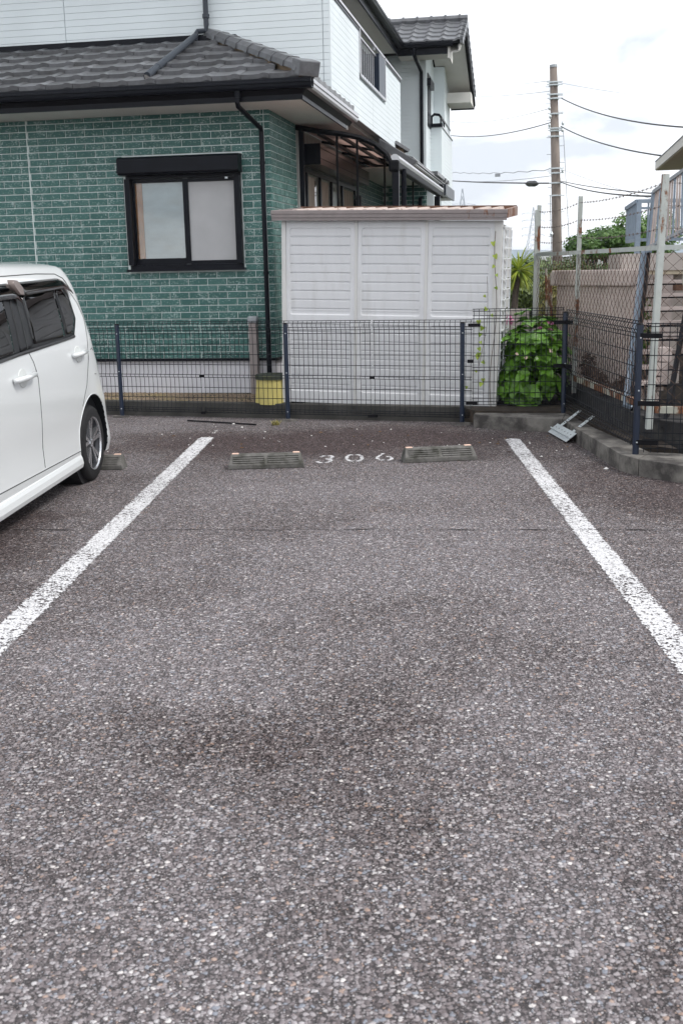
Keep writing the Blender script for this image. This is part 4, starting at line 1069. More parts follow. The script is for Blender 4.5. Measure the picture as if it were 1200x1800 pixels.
# ------------------------------------------------------------------ SHED (own tilted frame: x right, y back, z up, origin front-left foot)
sh = thing('storage_shed', 'white ribbed steel storage shed with a rusty brown roof between house and hydrangea', 'shed', (1.1, 0, 0), FSH)
SW, SD, SHT = 2.19, 0.92, 1.80
def B(mb, name, mat, parent=None, **k): return mb.build(name, mat, parent or sh, **k)
B(mbox(.05, SW - .05, .05, SD - .05, -.03, SHT - .02), 'shed_body', SHEDL)
B(mbox(0, .045, -.004, .05, -.01, SHT), 'corner_post', SHEDL, bevel=.004)
B(mbox(SW - .075, SW, -.004, .08, -.01, SHT), 'corner_post', SHEDL, bevel=.004)
for x0 in (.748, 1.448): B(mbox(x0, x0 + .03, -.002, .04, 0, SHT), 'mullion', SHEDL, bevel=.003)
def shed_panel(x0, x1):
    """pressed sheet: height field with rounded recess frames and ribs"""
    w = x1 - x0; nx = 26
    xs = sorted(set([0, .03, .036, .042, .05, .062, .078] + [w - q for q in (0, .03, .036, .042, .05, .062, .078)] + [w * k / 5 for k in range(1, 5)]))
    fields = [(0.885, 1.735), (0.115, 0.80)]
    pitch = .088
    zs = [0, .04, .09, SHT]
    for (a, b_) in fields:
        zs += [a - .012, a - .004, a, a + .006, a + .014, a + .03, b_ + .012, b_ + .004, b_, b_ - .006, b_ - .014, b_ - .03]
        z = b_ - pitch + .005
        while z > a + .05:
            zs += [z + .006, z + .0045, z - .0035, z - .012]; z -= pitch
    zs = sorted(set(round(z, 4) for z in zs if 0 <= z <= SHT))
    def hgt(x, z):
        d = 0.0
        for (a, b_) in fields:
            if a - .02 < z < b_ + .02:
                # rounded-rectangle signed distance
                cx, cz = w / 2, (a + b_) / 2; hx_, hz_ = w / 2 - .036, (b_ - a) / 2; rr = .03
                qx, qz = abs(x - cx) - hx_ + rr, abs(z - cz) - hz_ + rr
                sd = math.hypot(max(qx, 0), max(qz, 0)) + min(max(qx, qz), 0) - rr
                rec = min(1, max(0, -sd / .008)); d = -.008 * rec
                if sd < -.012:
                    t = (b_ + .005 - z) / pitch; k = (t - round(t)) * pitch      # below the line k > 0
                    if round(t) >= 1:
                        if -.005 < k < .0045: d -= .013 if abs(k) <= .0046 else 0
                        elif .0045 <= k < .03: d += .004 * (1 - (k - .0045) / .0255)
        return d
    vs = [(x0 + x, -.0 - hgt(x, z) * 1.0 + .006, z) for z in zs for x in xs]
    n_ = len(xs)
    return MB().add(vs, [(j * n_ + i, j * n_ + i + 1, (j + 1) * n_ + i + 1, (j + 1) * n_ + i) for j in range(len(zs) - 1) for i in range(n_ - 1)])
for (a, b_) in ((.046, .747), (.779, 1.447), (1.479, SW - .076)):
    B(shed_panel(a, b_), 'wall_panel', SHED, fix=False)
# right side: ribbed
for k in range(17): B(mbox(SW - .001, SW + .006, .1, SD - .06, .06 + k * .10, .145 + k * .10), 'side_rib', SHED)
B(mbox(-.02, SW + .02, -.015, SD, -.05, -.012), 'base_rail', CONCD)
for x0 in (.10, .85, 1.62): B(mbox(x0, x0 + .12, -.012, .10, -.05, .0), 'foot_block', DARKM)
B(mbox(SW - .05, SW - .012, -.012, .03, -.04, -.0), 'rusty_foot', RUSTW)
# roof
B(mbox(-.08, SW + .045, -.085, -.06, 1.83, 1.86), 'fascia', SHEDR)
B(mbox(-.085, SW + .05, -.09, -.055, 1.86, 1.90), 'fascia_cap', SHEDR, bevel=.006)
B(mbox(-.078, SW + .043, -.078, -.055, 1.80, 1.829), 'fascia', SHEDR)
B(MB().prism([(-.054, 1.82), (SD + .08, 1.885), (SD + .08, 1.975), (-.054, 1.90)], lambda a, b_, t: (t, a, b_), SW + .02, SW + .05), 'side_fascia', SHEDR2)
B(MB().prism([(-.054, 1.82), (SD + .08, 1.885), (SD + .08, 1.975), (-.054, 1.90)], lambda a, b_, t: (t, a, b_), -.085, -.055), 'side_fascia', SHEDR)
B(MB().add([(-.05, -.054, 1.880), (SW + .02, -.054, 1.880), (SW + .02, SD + .1, 1.950), (-.05, SD + .1, 1.950)], [(0, 1, 2, 3)]), 'roof_sheet', SHEDR2, fix=False)
x = 0.12; random.seed(5)
ri = 0
while x < SW - .05:
    B(MB().prism([(x, 0), (x + .010, .026), (x + .045, .026), (x + .055, 0)], lambda a, b_, t: (a, t, 1.881 + b_ + .0651 * (t + .054)), -.052, SD + .09), 'roof_rib', rust_mat('pale_rib', (0.58, 0.49, 0.44), 0.60, 9) if ri == 0 else bpy.data.materials['pale_rib'])
    ri += 1; x += .13 if ri % 3 else .19
B(mbox(-.08, SW + .04, SD + .06, SD + .09, 1.90, 1.985), 'rear_capping', RUSTW)

# lattice trellis leaning on shed side
la = thing('trellis', 'white plastic trellis leaning against the right side of the shed', 'trellis', (SW + .1, .3, 0), FSH)
TB = Vector((SW + .012, .03, .02)); TT = Vector((SW + .012, .03, 1.72)); TR = Vector((.035, .42, 0))
for k in range(3):
    p = TB + TR * (k / 2) + Vector((.0, 0, .30 - .15 * k)); q = TT + TR * (k / 2)
    MB().bar(p, q, .014, .014).build('trellis_bar', LATT, la)
for k in range(15):
    z = .35 + k * .098
    MB().bar(TB + Vector((0, -.008, z)), TB + TR + Vector((0, -.008, z + .0)), .012, .012).build('trellis_bar', LATT, la)
# vine
vi = thing('climbing_vine', 'thin climbing vine with heart shaped leaves up the right corner of the shed', 'vine', (SW - .03, -.02, 0), FSH)
random.seed(21)
def heart(c, s_, a, tilt, mb):
    pr = [(0, 0), (.35, .18), (.5, -.1), (.3, -.55), (0, -1.0), (-.3, -.55), (-.5, -.1), (-.35, .18)]
    ca, sa = math.cos(a), math.sin(a); vs = []
    for (x_, z_) in pr:
        X_, Z_ = (x_ * ca - z_ * sa) * s_, (x_ * sa + z_ * ca) * s_
        vs.append((c[0] + X_, c[1] - abs(x_) * s_ * .4 - tilt * Z_, c[2] + Z_))
    mb.add(vs, [(0, 1, 2, 3, 4), (0, 4, 5, 6, 7)])
st1 = [(SW - .045 - .02 * math.sin(z * 5), -.03, z) for z in [k * .1 for k in range(18)]]
st2 = [(SW - .13 - .02 * math.sin(z * 4 + 1) - .10 * max(0, .8 - z), -.035, z) for z in [.40 + k * .08 for k in range(12)]]
MB().tube(st1, .0035, 5).build('stem', BARK, vi); MB().tube(st2, .002, 5).build('stem', BARK, vi)
for (x_, z_) in ((2.12, 1.60), (2.14, 1.48), (2.13, 1.38), (2.15, 1.30), (2.05, 1.10), (2.06, .98), (2.12, .92), (2.05, .80), (2.02, .74), (2.03, .66), (2.14, 1.18), (1.99, .86), (2.02, .60), (1.99, .53), (2.05, .47), (2.0, .38), (2.06, .30), (2.02, .55), (1.91, .22), (2.05, .26)):
    mb = MB(); heart((x_ + random.uniform(-.015, .015), -.05, z_), random.uniform(.028, .055), random.uniform(-.7, .7), random.uniform(-.6, .6), mb); mb.build('leaf', VINE, vi, fix=False)
# poles leaning left of the shed
mb = thing('garden_poles', 'thin grey garden poles leaning between the green wall and the shed', 'poles', (-.12, .3, -.02), FSH)
for k in range(3): MB().tube([(-.03 + .01 * k, .15 + .1 * k, 0), (-.085 + .02 * k, .30 + .05 * k, 1.22 - .05 * k)], .008, 6).build('pole', GALVG, mb)

# metal bracket
FB = Matrix(((0.0,) * 4,) * 4)
b0 = Vector((1.885, 9.86, .012)); b1 = Vector((1.925, 9.24, .012)); b2 = Vector((2.055, 9.90, .142))
ex = (b1 - b0).normalized(); ey = (b2 - b0); ey = (ey - ex * ey.dot(ex)).normalized(); ez = ex.cross(ey)
if ez.z < 0: ez = -ez
FB = Matrix(((ex.x, ey.x, ez.x, b0.x), (ex.y, ey.y, ez.y, b0.y), (ex.z, ey.z, ez.z, b0.z), (0, 0, 0, 1)))
br = thing('metal_bracket', 'galvanised metal bracket with two arms leaning on the kerb corner', 'bracket', (0, 0, 0), FB)
LB = (b1 - b0).length
MB().box(0, LB, .045, .115, 0, .004).build('bracket_plate', GALV, br)
MB().box(.02, LB, -.0, .040, .0, .004).build('bracket_plate', GALV, br)
MB().box(.03, LB - .03, .038, .047, -.002, .028).build('bracket_ridge', GALV, br)
for x0 in (.10, LB - .13):
    a_ = MB().box(x0, x0 + .062, .113, .33, .003, .008).build('bracket_arm', GALV, br)
    for k in range(4): MB().box(x0 + .02, x0 + .045, .15 + k * .045, .157 + k * .045, .0081, .0088).build('slot', DARKM, a_)
for k in range(6): MB().box(.06 + k * .095, .075 + k * .095, .075, .083, .0041, .0048).build('slot', DARKM, br)

# ------------------------------------------------------------------ right side: low wall, chain-link fence
lw = MB().prism([(2.36, 13.0), (2.36, 9.15), (2.44, 8.55), (2.62, 8.2), (4.4, 7.66), (4.5, 7.9), (2.75, 8.42), (2.56, 9.1), (2.55, 13.0)], lambda a, b_, t: (a, b_, t), 0.0, 0.30)
lw.build('low_wall', CONCB, o=(2.45, 10, 0), bevel=.01, label='black stained low concrete wall carrying the rusty chain-link fence', cat='wall')
cl = thing('chain_link_fence', 'old rusting chain-link fence with mint green frame and barbed wire on top', 'fence', (2.45, 10, .30))
A_, B_, C_, D_ = Vector((2.22, 12.45, 0)), Vector((2.42, 10.77, 0)), Vector((2.47, 8.38, 0)), Vector((4.2, 7.82, 0))
A_ = Vector((2.225, 12.45, 0)); B_ = Vector((2.315, 10.77, 0)); C_ = Vector((2.40, 8.30, 0)); D_ = Vector((3.9, 7.85, 0))
def angle_post(P, z0, z1, lean=(0, 0), w=.036):
    q = MB(); t = Vector((P.x + lean[0], P.y + lean[1], z1)); b_ = Vector((P.x, P.y, z0))
    q.bar(b_ + Vector((0, .022, 0)), t + Vector((0, .022, 0)), w, .006, (0, 1, 0)); q.bar(b_ + Vector((-.024, 0, 0)), t + Vector((-.024, 0, 0)), .006, w * .9, (0, 1, 0))
    return q.build('post', RUSTP, cl)
angle_post(A_, .14, 2.13, (.02, 0)); angle_post(B_, .25, 2.12, (.02, 0))
cpost = MB().bar((C_.x - .042, C_.y, .25), (C_.x + .006, C_.y, 2.12), .048, .045, (0, 1, 0)).build('post', RUSTP, cl, bevel=.004)
angle_post(D_, .25, 2.12)
MB().bar(A_ + Vector((-.035, -.02, .5)), A_ + Vector((-.02, -.02, 2.08)), .028, .028).build('post', RUSTP, cl)
ZT = 1.60
for (a, b_) in ((A_, B_), (B_, C_), (C_, D_)):
    MB().bar(a + Vector((0, 0, ZT)), b_ + Vector((0, 0, ZT)), .035, .036).build('top_rail', RUSTP, cl)
    MB().bar(a + Vector((0, 0, .40)), b_ + Vector((0, 0, .40)), .045, .05).build('bottom_rail', RUSTH, cl)
def chain(a, b_, z0, z1, pitch=.056):
    d = b_ - a; L_ = d.length; d.normalize(); nn = Vector((-d.y, d.x, 0)); mb = MB(); n_ = int(L_ / pitch); m_ = int((z1 - z0) / .050)
    hz_ = (z1 - z0) / m_
    for i in range(n_ + 1):
        pts = []
        for k in range(m_ + 1):
            s_ = i * pitch + (pitch / 2 if (k + i) % 2 else -pitch / 2)
            sg = 1 if k % 2 else -1
            wob = .006 * noise.noise(Vector((i * .4, k * .3, a.x)))
            pts.append(a + d * min(max(s_ + wob, 0), L_) + nn * (.003 * sg) + Vector((0, 0, z0 + k * hz_)))
        mb.tube(pts, .0021, 4, False)
    return mb.build('chain_link', CHAIN, cl, fix=False, kind='stuff')
chain(A_, B_, .44, ZT - .03); chain(B_, C_, .44, ZT - .03); chain(C_, D_, .44, ZT - .03)
BARB = M('dull_barbed_wire', (0.17, 0.14, 0.125), 0.6, var=.3)
def barbed(pa, pb, sag=.03):
    mb = MB(); L_ = (pb - pa).length; n_ = 16
    pt = lambda t: pa.lerp(pb, t) - Vector((0, 0, 4 * sag * t * (1 - t)))
    mb.tube([pt(i / n_) for i in range(n_ + 1)], .0017, 4)
    k = int(L_ / .10)
    for i in range(1, k):
        p = pt(i / k); w = Vector((random.uniform(-1, 1), random.uniform(-1, 1), random.uniform(-1, 1))).normalized() * .014
        mb.tube([p - w, p + w], .0016, 3)
        mb.tube([p + Vector((0, .007, -.008)), p + Vector((0, -.007, .008))], .0034, 4)
    return mb.build('barbed_wire', BARB, cl, fix=False)
for z in (2.06, 1.90, 1.74):
    for (a, b_) in ((A_, B_), (B_, C_), (C_, D_)): barbed(a + Vector((0, 0, z - .0)), b_ + Vector((0, 0, z + (.0 if b_ is not C_ else -.0))))
# rusty upright and leaning panel behind
ru = thing('rusty_rods', 'rusty steel rods standing left of the pink wall', 'rods', (2.28, 12.2, .2))
for (x_, y_, h_) in ((2.24, 12.0, 1.45), (2.30, 12.05, 1.40), (2.33, 12.3, 1.36)): MB().tube([(x_ + .05, y_, .15), (x_, y_, h_)], .014, 6).build('rod', RUSTH, ru)
# pink wall
pw = thing('block_wall', 'pinkish rendered wall with coping behind the chain-link fence', 'wall', (2.8, 11, .27))
wa, wb = Vector((2.27, 11.75, 0)), Vector((2.86, 10.78, 0))
wd_ = (wb - wa).normalized(); wnn = Vector((-wd_.y, wd_.x, 0))
if wnn.y < 0: wnn = -wnn
def wq(s0, s1, d0, d1): return [((wa + wd_ * s + wnn * d).x, (wa + wd_ * s + wnn * d).y) for s, d in ((s0, d0), (s1, d0), (s1, d1), (s0, d1))]
LWW = (wb - wa).length
MB().prism(wq(.06, LWW, 0, .14), lambda a, b_, t: (a, b_, t), .2, 1.27).build('wall_body', PINKC, pw)
MB().prism(wq(0, LWW, -.035, .18), lambda a, b_, t: (a, b_, t), 1.272, 1.43).build('wall_coping', PINKC, pw, bevel=.015)
# far continuation of a wall
MB().prism([(3.4, 16), (7.5, 15.2), (7.5, 15.4), (3.4, 16.2)], lambda a, b_, t: (a, b_, t), 0, 1.36).build('garden_wall', PINKC, o=(5, 15.6, 0), label='low rendered garden wall beyond the chain-link fence', cat='wall')
# steel stair
stt = thing('outdoor_stair', 'outdoor concrete stair with blue grey steel stringers and railings', 'stair', (2.7, 9.6, .27))
MB().bar((2.36, 8.95, .34), (2.845, 10.35, 1.60), .075, .03, (0, 1, 0)).build('stringer', STEELB, stt)
MB().bar((2.40, 8.97, .34), (2.885, 10.37, 1.60), .02, .16, (0, 0, 1)).build('stringer', DARKM, stt)
MB().bar((2.52, 8.45, .20), (3.04, 9.7, 1.08), .03, .10, (0, 0, 1)).build('stringer', DARKM, stt)
for k in range(8):
    t = k / 7; y_ = 9.05 + 1.2 * t; z_ = .50 + .80 * t; x0 = 2.42 + .36 * t
    x1 = x0 + (.30 + .30 * min(1, t * 1.6))
    MB().box(x0 + .02, x1, y_, y_ + .22, z_ - .012, z_).build('tread', DARKM, stt)
    MB().box(x0 + .02, x1, y_ + .01, y_ + .21, z_ + .001, z_ + .03).build('tread_slab', PINKC, stt)
for (a, zt, zb) in ((2.66, .80, .69), (2.63, .68, .575), (2.60, .56, .45), (2.565, .44, .30)):
    MB().box(a, a + .10, 9.12, 9.3, zb, zt).build('step_end', PINKC, stt)
# landing, pillars
MB().prism([(2.80, 11.0), (5.2, 11.0), (5.2, 13.0), (3.05, 12.6)], lambda a, b_, t: (a, b_, t), 1.415, 1.58).build('landing', BEIGE, stt)
MB().prism([(2.84, 11.03), (5.2, 11.03), (5.2, 13.0), (3.08, 12.6)], lambda a, b_, t: (a, b_, t), 1.375, 1.414).build('landing_underside', EAVEU, stt)
MB().box(3.20, 3.32, 11.05, 11.2, .27, 1.375).build('pillar', PINKC, stt)
MB().box(3.36, 3.5, 11.3, 11.5, .27, 1.375).build('pillar', BEIGE, stt)
MB().box(3.29, 3.36, 10.85, 10.95, 1.22, 1.30).build('junction_box', RUSTW, stt)
rl = MB().bar((3.13, 12.2, 2.062), (2.935, 11.02, 2.075), .04, .035).build('railing', STEELB, stt)
MB().bar((2.935, 11.02, 2.075), (5.0, 11.02, 2.07), .04, .035).build('top_rail', STEELB, rl)
MB().bar((2.935, 11.02, 2.01), (5.0, 11.02, 2.005), .025, .02).build('mid_rail', STEELB, rl)
MB().bar((3.15, 12.2, 1.715), (2.945, 11.02, 1.71), .035, .03).build('bottom_rail', STEELB, rl)
MB().bar((2.945, 11.02, 1.71), (5.0, 11.02, 1.705), .035, .03).build('bottom_rail', STEELB, rl)
for k in range(13):
    p = Vector((3.14, 12.2, 0)).lerp(Vector((2.945, 11.06, 0)), k / 12)
    MB().bar(p + Vector((0, 0, 1.71)), p + Vector((0, 0, 2.06)), .018, .018).build('baluster', STEELB, rl)
for k in range(20):
    x_ = 2.945 + k * .095; w_ = .045 if k in (0, 10) else .014
    MB().bar((x_, 11.02, 1.58 if w_ > .03 else 1.71), (x_, 11.02, 2.06), w_, w_).build('baluster', STEELB, rl)
r2l = MB().bar((2.86, 10.2, 2.11), (2.80, 8.0, 2.36), .035, .03).build('stair_railing', GALVG, stt)
for k in range(26):
    t = k / 25; p = Vector((2.86, 10.2, 0)).lerp(Vector((2.80, 8.3, 0)), t); z0 = 1.62 + .18 * t; z1 = 2.10 + .22 * t
    p2b = p + Vector((-.035 + .10 * t, 0, 0))
    MB().bar(p2b + Vector((0, 0, z0)), p + Vector((0, 0, z1)), .014, .014).build('baluster', PINKC if k % 3 else STEELB, r2l)
MB().bar((2.835, 10.2, 1.63), (2.87, 8.3, 1.86), .03, .025).build('bottom_rail', GALVG, r2l)
MB().bar((2.845, 10.25, 1.58), (2.865, 10.2, 2.11), .05, .03).build('rail_post', STEELB, r2l)
MB().bar((3.02, 9.7, 1.30), (2.93, 9.45, 2.15), .045, .03).build('rail_post', RUSTH, r2l)
# neighbour house eave
nh = thing('neighbour_house', 'beige house corner with an overhanging flat eave at the right edge', 'house', (3.6, 18, .27), FH)
MB().prism([(1.96, 21.7), (5.5, 21.7), (5.5, 9.0), (1.99, 9.0)], lambda a, b_, t: (a, b_, t), 3.13, 3.145).build('eave_underside', EAVEU, nh)
MB().box(1.95, 5.5, 9.0, 21.72, 3.146, 3.285).build('roof_slab', CREAM, nh)
MB().box(1.94, 5.5, 8.99, 21.73, 3.286, 3.297).build('roof_edge', PIPEG, nh)
MB().box(3.1, 6.0, 12.2, 21.0, .27, 3.129).build('wall', BEIGE, nh)
MB().bar((2.45, 18.0, 2.98), (3.1, 18.0, 2.98), .10, .06).build('bracket_beam', RUSTW, nh)
MB().tube([(2.36, 14.2, 3.13), (2.62, 14.2, 2.60)], .01, 6).build('eave_wire', CABLE, nh)
MB().tube([(2.62, 15.5, 2.88), (2.70, 15.4, 2.82), (2.72, 15.3, 2.7)], .04, 8).build('pipe_elbow', DARK, nh)

# ------------------------------------------------------------------ utility pole
up = thing('utility_pole', 'tall grey brown concrete utility pole with metal bands', 'pole', (7.12, 36, 0))
MB().tube([(7.14, 36, -.1), (7.0, 36, 3.5), (6.825, 36, 7.42)], [.165, .15, .115], 14).build('pole_shaft', WOODP, up, smooth=True)
def px(z): return 7.14 - .0424 * z
MB().tube([(px(7.42), 36, 7.42), (px(7.5), 36, 7.5)], [.125, .12], 14).build('pole_cap', GALVG, up)
for z in (6.98, 6.90, 6.62, 6.50, 6.05, 5.62, 5.55, 5.38, 4.42, 4.28, 3.98, 3.6):
    MB().tube([(px(z), 36, z - .025), (px(z), 36, z + .025)], .15, 12).build('pole_band', GALV, up)
    MB().bar((px(z) - .24, 35.85, z), (px(z) + .24, 35.85, z), .03, .03).build('crossarm', GALV, up)
for k in range(22):
    z = 1.6 + k * .25; sd = -1 if k % 2 else 1
    MB().bar((px(z), 35.95, z), (px(z) + .27 * sd, 35.95, z), .015, .015).build('step_bolt', GALVG, up)
for (x_, z_) in ((-.19, 6.2), (-.17, 5.95), (.22, 5.75), (.2, 5.55), (-.2, 5.7), (.18, 4.35)):
    MB().tube([(px(z_) + x_, 35.8, z_ - .06), (px(z_) + x_, 35.8, z_), (px(z_) + x_, 35.8, z_ + .06)], [.02, .045, .02], 8).build('insulator', GALV, up)
MB().tube([(px(1) - .2, 35.9, 1.2), (px(3.6) - .2, 35.9, 3.6)], .012, 5).build('guy_wire', CABLEL, up)
MB().tube([(px(.5) + .45, 35.9, .3), (px(5.6) + .25, 35.9, 5.6)], .010, 5).build('guy_wire', CABLEL, up)
MB().tube([(px(2.0) - .2, 35.9, 2.35), (px(2.0) - .2, 35.9, 2.42), (px(2.0) - .2, 35.9, 2.5)], [.03, .06, .02], 8).build('guy_insulator', GALV, up)
CBL = [('a', (6.711, 36, 7.034), (7.218, 60, 10.551), .012, .06, 0, 'topmost thin wire running left from the pole'),
       ('b', (6.753, 36, 6.733), (6.042, 60, 10.102), .012, .10, 0, 'second thin wire running left from the pole above the roof corner'),
       ('c', (6.763, 36, 6.231), (6.043, 60, 8.843), .014, .2, 0, 'third wire running left from the pole toward the balcony'),
       ('d', (6.79, 36, 5.81), (5.595, 55, 7.585), .022, .2, 1, 'dark cable running left from the pole to the far balcony'),
       ('e', (6.946, 36, 4.411), (5.68, 55, 5.888), .018, .08, 0, 'wavy grey cable running left above the thick dark one'),
       ('f', (6.95, 36, 4.222), (5.818, 55, 5.491), .013, .10, 0, 'thin grey wire just above the thick dark cable on the left'),
       ('g', (6.955, 36, 3.981), (5.681, 55, 5.494), .034, .03, 1, 'thick dark cable with a splice box left of the pole'),
       ('h', (7.076, 36, 6.527), (6.367, 20, 3.75), .022, .18, 1, 'upper dark cable sloping down to the right of the pole'),
       ('i', (7.095, 36, 5.686), (6.318, 22, 3.479), .022, .12, 1, 'second dark cable sloping down right to the beige eave'),
       ('j', (7.012, 36, 6.978), (9.6, 26, 4.9), .009, .1, 0, 'faint topmost wire to the right of the pole'),
       ('k', (7.134, 36, 4.012), (5.593, 20, 2.623), .022, .10, 1, 'lower of the twin dark cables to the right of the pole'),
       ('l', (7.133, 36, 4.046), (5.591, 20, 2.671), .016, .04, 1, 'upper of the twin dark cables to the right of the pole'),
       ('m', (7.179, 36, 4.39), (6.35, 16, 1.9), .009, .1, 0, 'faint wire right of the pole above the twin cables')]
for (k, a, b_, r_, sag, dk_, lab) in CBL:
    a, b_ = Vector(a), Vector(b_); n_ = 26
    if k == 'i': b_ = Vector((4.3, 21.6, 3.26)) if False else b_
    pts = [a.lerp(b_, i / n_) - Vector((0, 0, 4 * sag * (i / n_) * (1 - i / n_))) + (Vector((0, 0, .025 * math.sin(i * 2.1))) if k == 'e' else Vector((0, 0, 0))) for i in range(n_ + 1)]
    t = thing('overhead_cable', lab, 'cable', tuple(a), group='cables strung from the pole')
    MB().tube(pts, r_ * .72, 5).build('wire', CABLE if dk_ else CABLEL, t, smooth=True)
    if k == 'g':
        MB().tube([(6.80, 40.6, 4.30), (6.84, 40.2, 4.27), (6.88, 39.2, 4.20), (6.90, 38.8, 4.15)], [.03, .10, .10, .03], 8).build('splice_box', CABLE, t)
    if k == 'e':
        MB().box(6.2, 6.38, 44.0, 44.2, 4.83, 4.93).build('splice_box', CABLEL, t)
# pylons
def pylon(label, P, h, w, arms):
    t = thing('transmission_tower', label, 'pylon', P, group='far lattice pylons')
    mb = MB(); n_ = 12; x0, y0 = P[0], P[1]
    def wd(z): k = z / h; return w * (1 - k) ** 1.15 + .35 * (1 - k) + .12
    th = h * .0055
    for i in range(n_):
        z0, z1 = h * i / n_, h * (i + 1) / n_; a, b_ = wd(z0), wd(z1)
        c0 = [(x0 + sx * a, y0 + sy * a, z0) for sx, sy in ((-1, -1), (1, -1), (1, 1), (-1, 1))]
        c1 = [(x0 + sx * b_, y0 + sy * b_, z1) for sx, sy in ((-1, -1), (1, -1), (1, 1), (-1, 1))]
        for j in range(4):
            mb.bar(c0[j], c1[j], th, th); mb.bar(c0[j], c1[(j + 1) % 4], th * .5, th * .5); mb.bar(c0[(j + 1) % 4], c1[j], th * .5, th * .5)
    mb.build('tower', PYL, t, fix=False)
    for (zk, L_) in arms:
        z = h * zk; a = MB()
        for s_ in (-1, 1):
            a.bar((x0, y0, z), (x0 + s_ * L_, y0, z), th * .8, th * .8); a.bar((x0, y0, z + h * .035), (x0 + s_ * L_, y0, z), th * .6, th * .6)
            a.tube([(x0 + s_ * L_, y0, z), (x0 + s_ * L_, y0, z - h * .03)], th * .8, 5)
        a.build('crossarm', PYL, t, fix=False)
pylon('far lattice pylon just right of the house and above the shed roof', (47.0, 420, -.0), 29.2, 4.2, [(.80, 4.8), (.69, 4.8), (.58, 4.8)])
pylon('slim far pylon between the shed and the utility pole', (90.8, 520, 0), 27, 3.6, [(.9, 5), (.78, 5), (.66, 5), (.54, 5)])
# far buildings
FBL = [('small pale far building on the skyline right of the palm like plant', 33, 150, 5, 3.0, 6), ('low white far house seen through the chain-link fence', 17.5, 70, 6, 1.9, 5), ('far pale block left of the beige landing', 24, 88, 5, 2.3, 5), ('wide pale far hall on the skyline', 60, 260, 24, 4.2, 12)]
for i, (lab, x_, y_, w_, h_, d_) in enumerate(FBL):
    t = thing('far_building', lab, 'building', (x_, y_, 0), group='distant pale buildings')
    MB().box(x_ - w_ / 2, x_ + w_ / 2, y_, y_ + d_, -.1, h_).build('wall', FARB, t)
    MB().prism([(x_ - w_ / 2 - .4, h_), (x_, h_ + w_ * .06), (x_ + w_ / 2 + .4, h_)], lambda a, b_, tt: (a, tt, b_), y_ - .3, y_ + d_ + .3).build('roof', GALVG, t)
    for k in range(3):
        xx = x_ - w_ * .35 + k * w_ * .3; MB().box(xx, xx + w_ * .14, y_ - .04, y_ - .001, h_ * .55, h_ * .85).build('window', DARK, t)

# ------------------------------------------------------------------ plants
def leafblob(mb, c, rad, n, size, rng, flat=.5, shell=.55):
    for _ in range(n):
        while True:
            d = Vector((rng.uniform(-1, 1), rng.uniform(-1, 1), rng.uniform(-1, 1)))
            if .05 < d.length < 1: break
        r_ = d.length; d.normalize(); r_ = shell + (1 - shell) * rng.random()
        k = 1 + .28 * noise.noise(Vector((d.x * 2.1 + c[0], d.y * 2.1 + c[1], d.z * 2.1 + c[2])))
        p = Vector((c[0] + d.x * rad[0] * r_ * k, c[1] + d.y * rad[1] * r_ * k, c[2] + d.z * rad[2] * r_ * k))
        s_ = size * rng.uniform(.6, 1.3)
        a = Vector((rng.uniform(-1, 1), rng.uniform(-1, 1), rng.uniform(-.6, .3))).normalized(); nn = (d + Vector((rng.uniform(-.8, .8), rng.uniform(-.8, .8), rng.uniform(0, 1)))).normalized()
        b_ = a.cross(nn).normalized() * s_ * .38; a = nn.cross(b_).normalized() * s_
        mb.add([p, p + a * .5 + b_, p + a, p + a * .5 - b_], [(0, 1, 2, 3)])
def bush(name, label, cat, base, blobs, mat, size, n, trunk=True, seed=1, group=None):
    rng = random.Random(seed); t = thing(name, label, cat, base, group=group)
    mb = MB()
    for (c, rad, k) in blobs: leafblob(mb, c, rad, int(n * k), size, rng)
    mb.build('crown', mat, t, fix=False)
    if trunk:
        tm = MB()
        for (c, rad, k) in blobs:
            mid = (Vector(base) + Vector(c)) / 2 + Vector((rng.uniform(-.1, .1), 0, 0)) * (c[2] - base[2])
            h_ = max(.15, c[2] - base[2]); tm.tube([base, mid, c], [.05 * h_ + .01, .035 * h_ + .008, .012 * h_], 6)
        tm.build('trunk', BARK, t)
    return t
# hydrangea : large individual leaves
hy = thing('hydrangea', 'lush hydrangea bush with big bright green leaves behind the mesh fence', 'bush', (1.92, 11.0, .14))
def hleaf():
    mb = MB(); n_ = 5; vs = []
    prof = [(0, .02), (.18, .30), (.45, .42), (.75, .26), (1.0, .0)]
    for (y_, w_) in prof:
        z_ = .10 * math.sin(y_ * 2.6) - .22 * y_ * y_
        vs += [(-w_, y_, z_ + w_ * .28), (0, y_, z_), (w_, y_, z_ + w_ * .28)]
    fs = [(3 * i + j, 3 * i + j + 1, 3 * i + j + 4, 3 * i + j + 3) for i in range(4) for j in range(2)]
    return mb.add(vs, fs).mesh('leaf', HYD, smooth=False, fix=False)
HL = hleaf(); rng = random.Random(4)
hc = Vector((1.93, 11.02, .50)); hr = Vector((.315, .36, .43))
cnt = 0; stuffl = MB()
whorls = []
while len(whorls) < 92:
    d = Vector((rng.gauss(0, 1), rng.gauss(0, 1) - .55, rng.gauss(0, 1) + .15)).normalized()
    if d.z < -.75: continue
    k = 1 + .22 * noise.noise(d * 2.3)
    p = hc + Vector((math.copysign(abs(d.x) ** .88, d.x) * hr.x * 1.04, d.y * hr.y, math.copysign(abs(d.z) ** .88, d.z) * hr.z * 1.03)) * k * rng.uniform(.84, 1.10)
    if any((p - q[0]).length < .062 for q in whorls): 
        if rng.random() < .97: continue
    whorls.append((p, d))
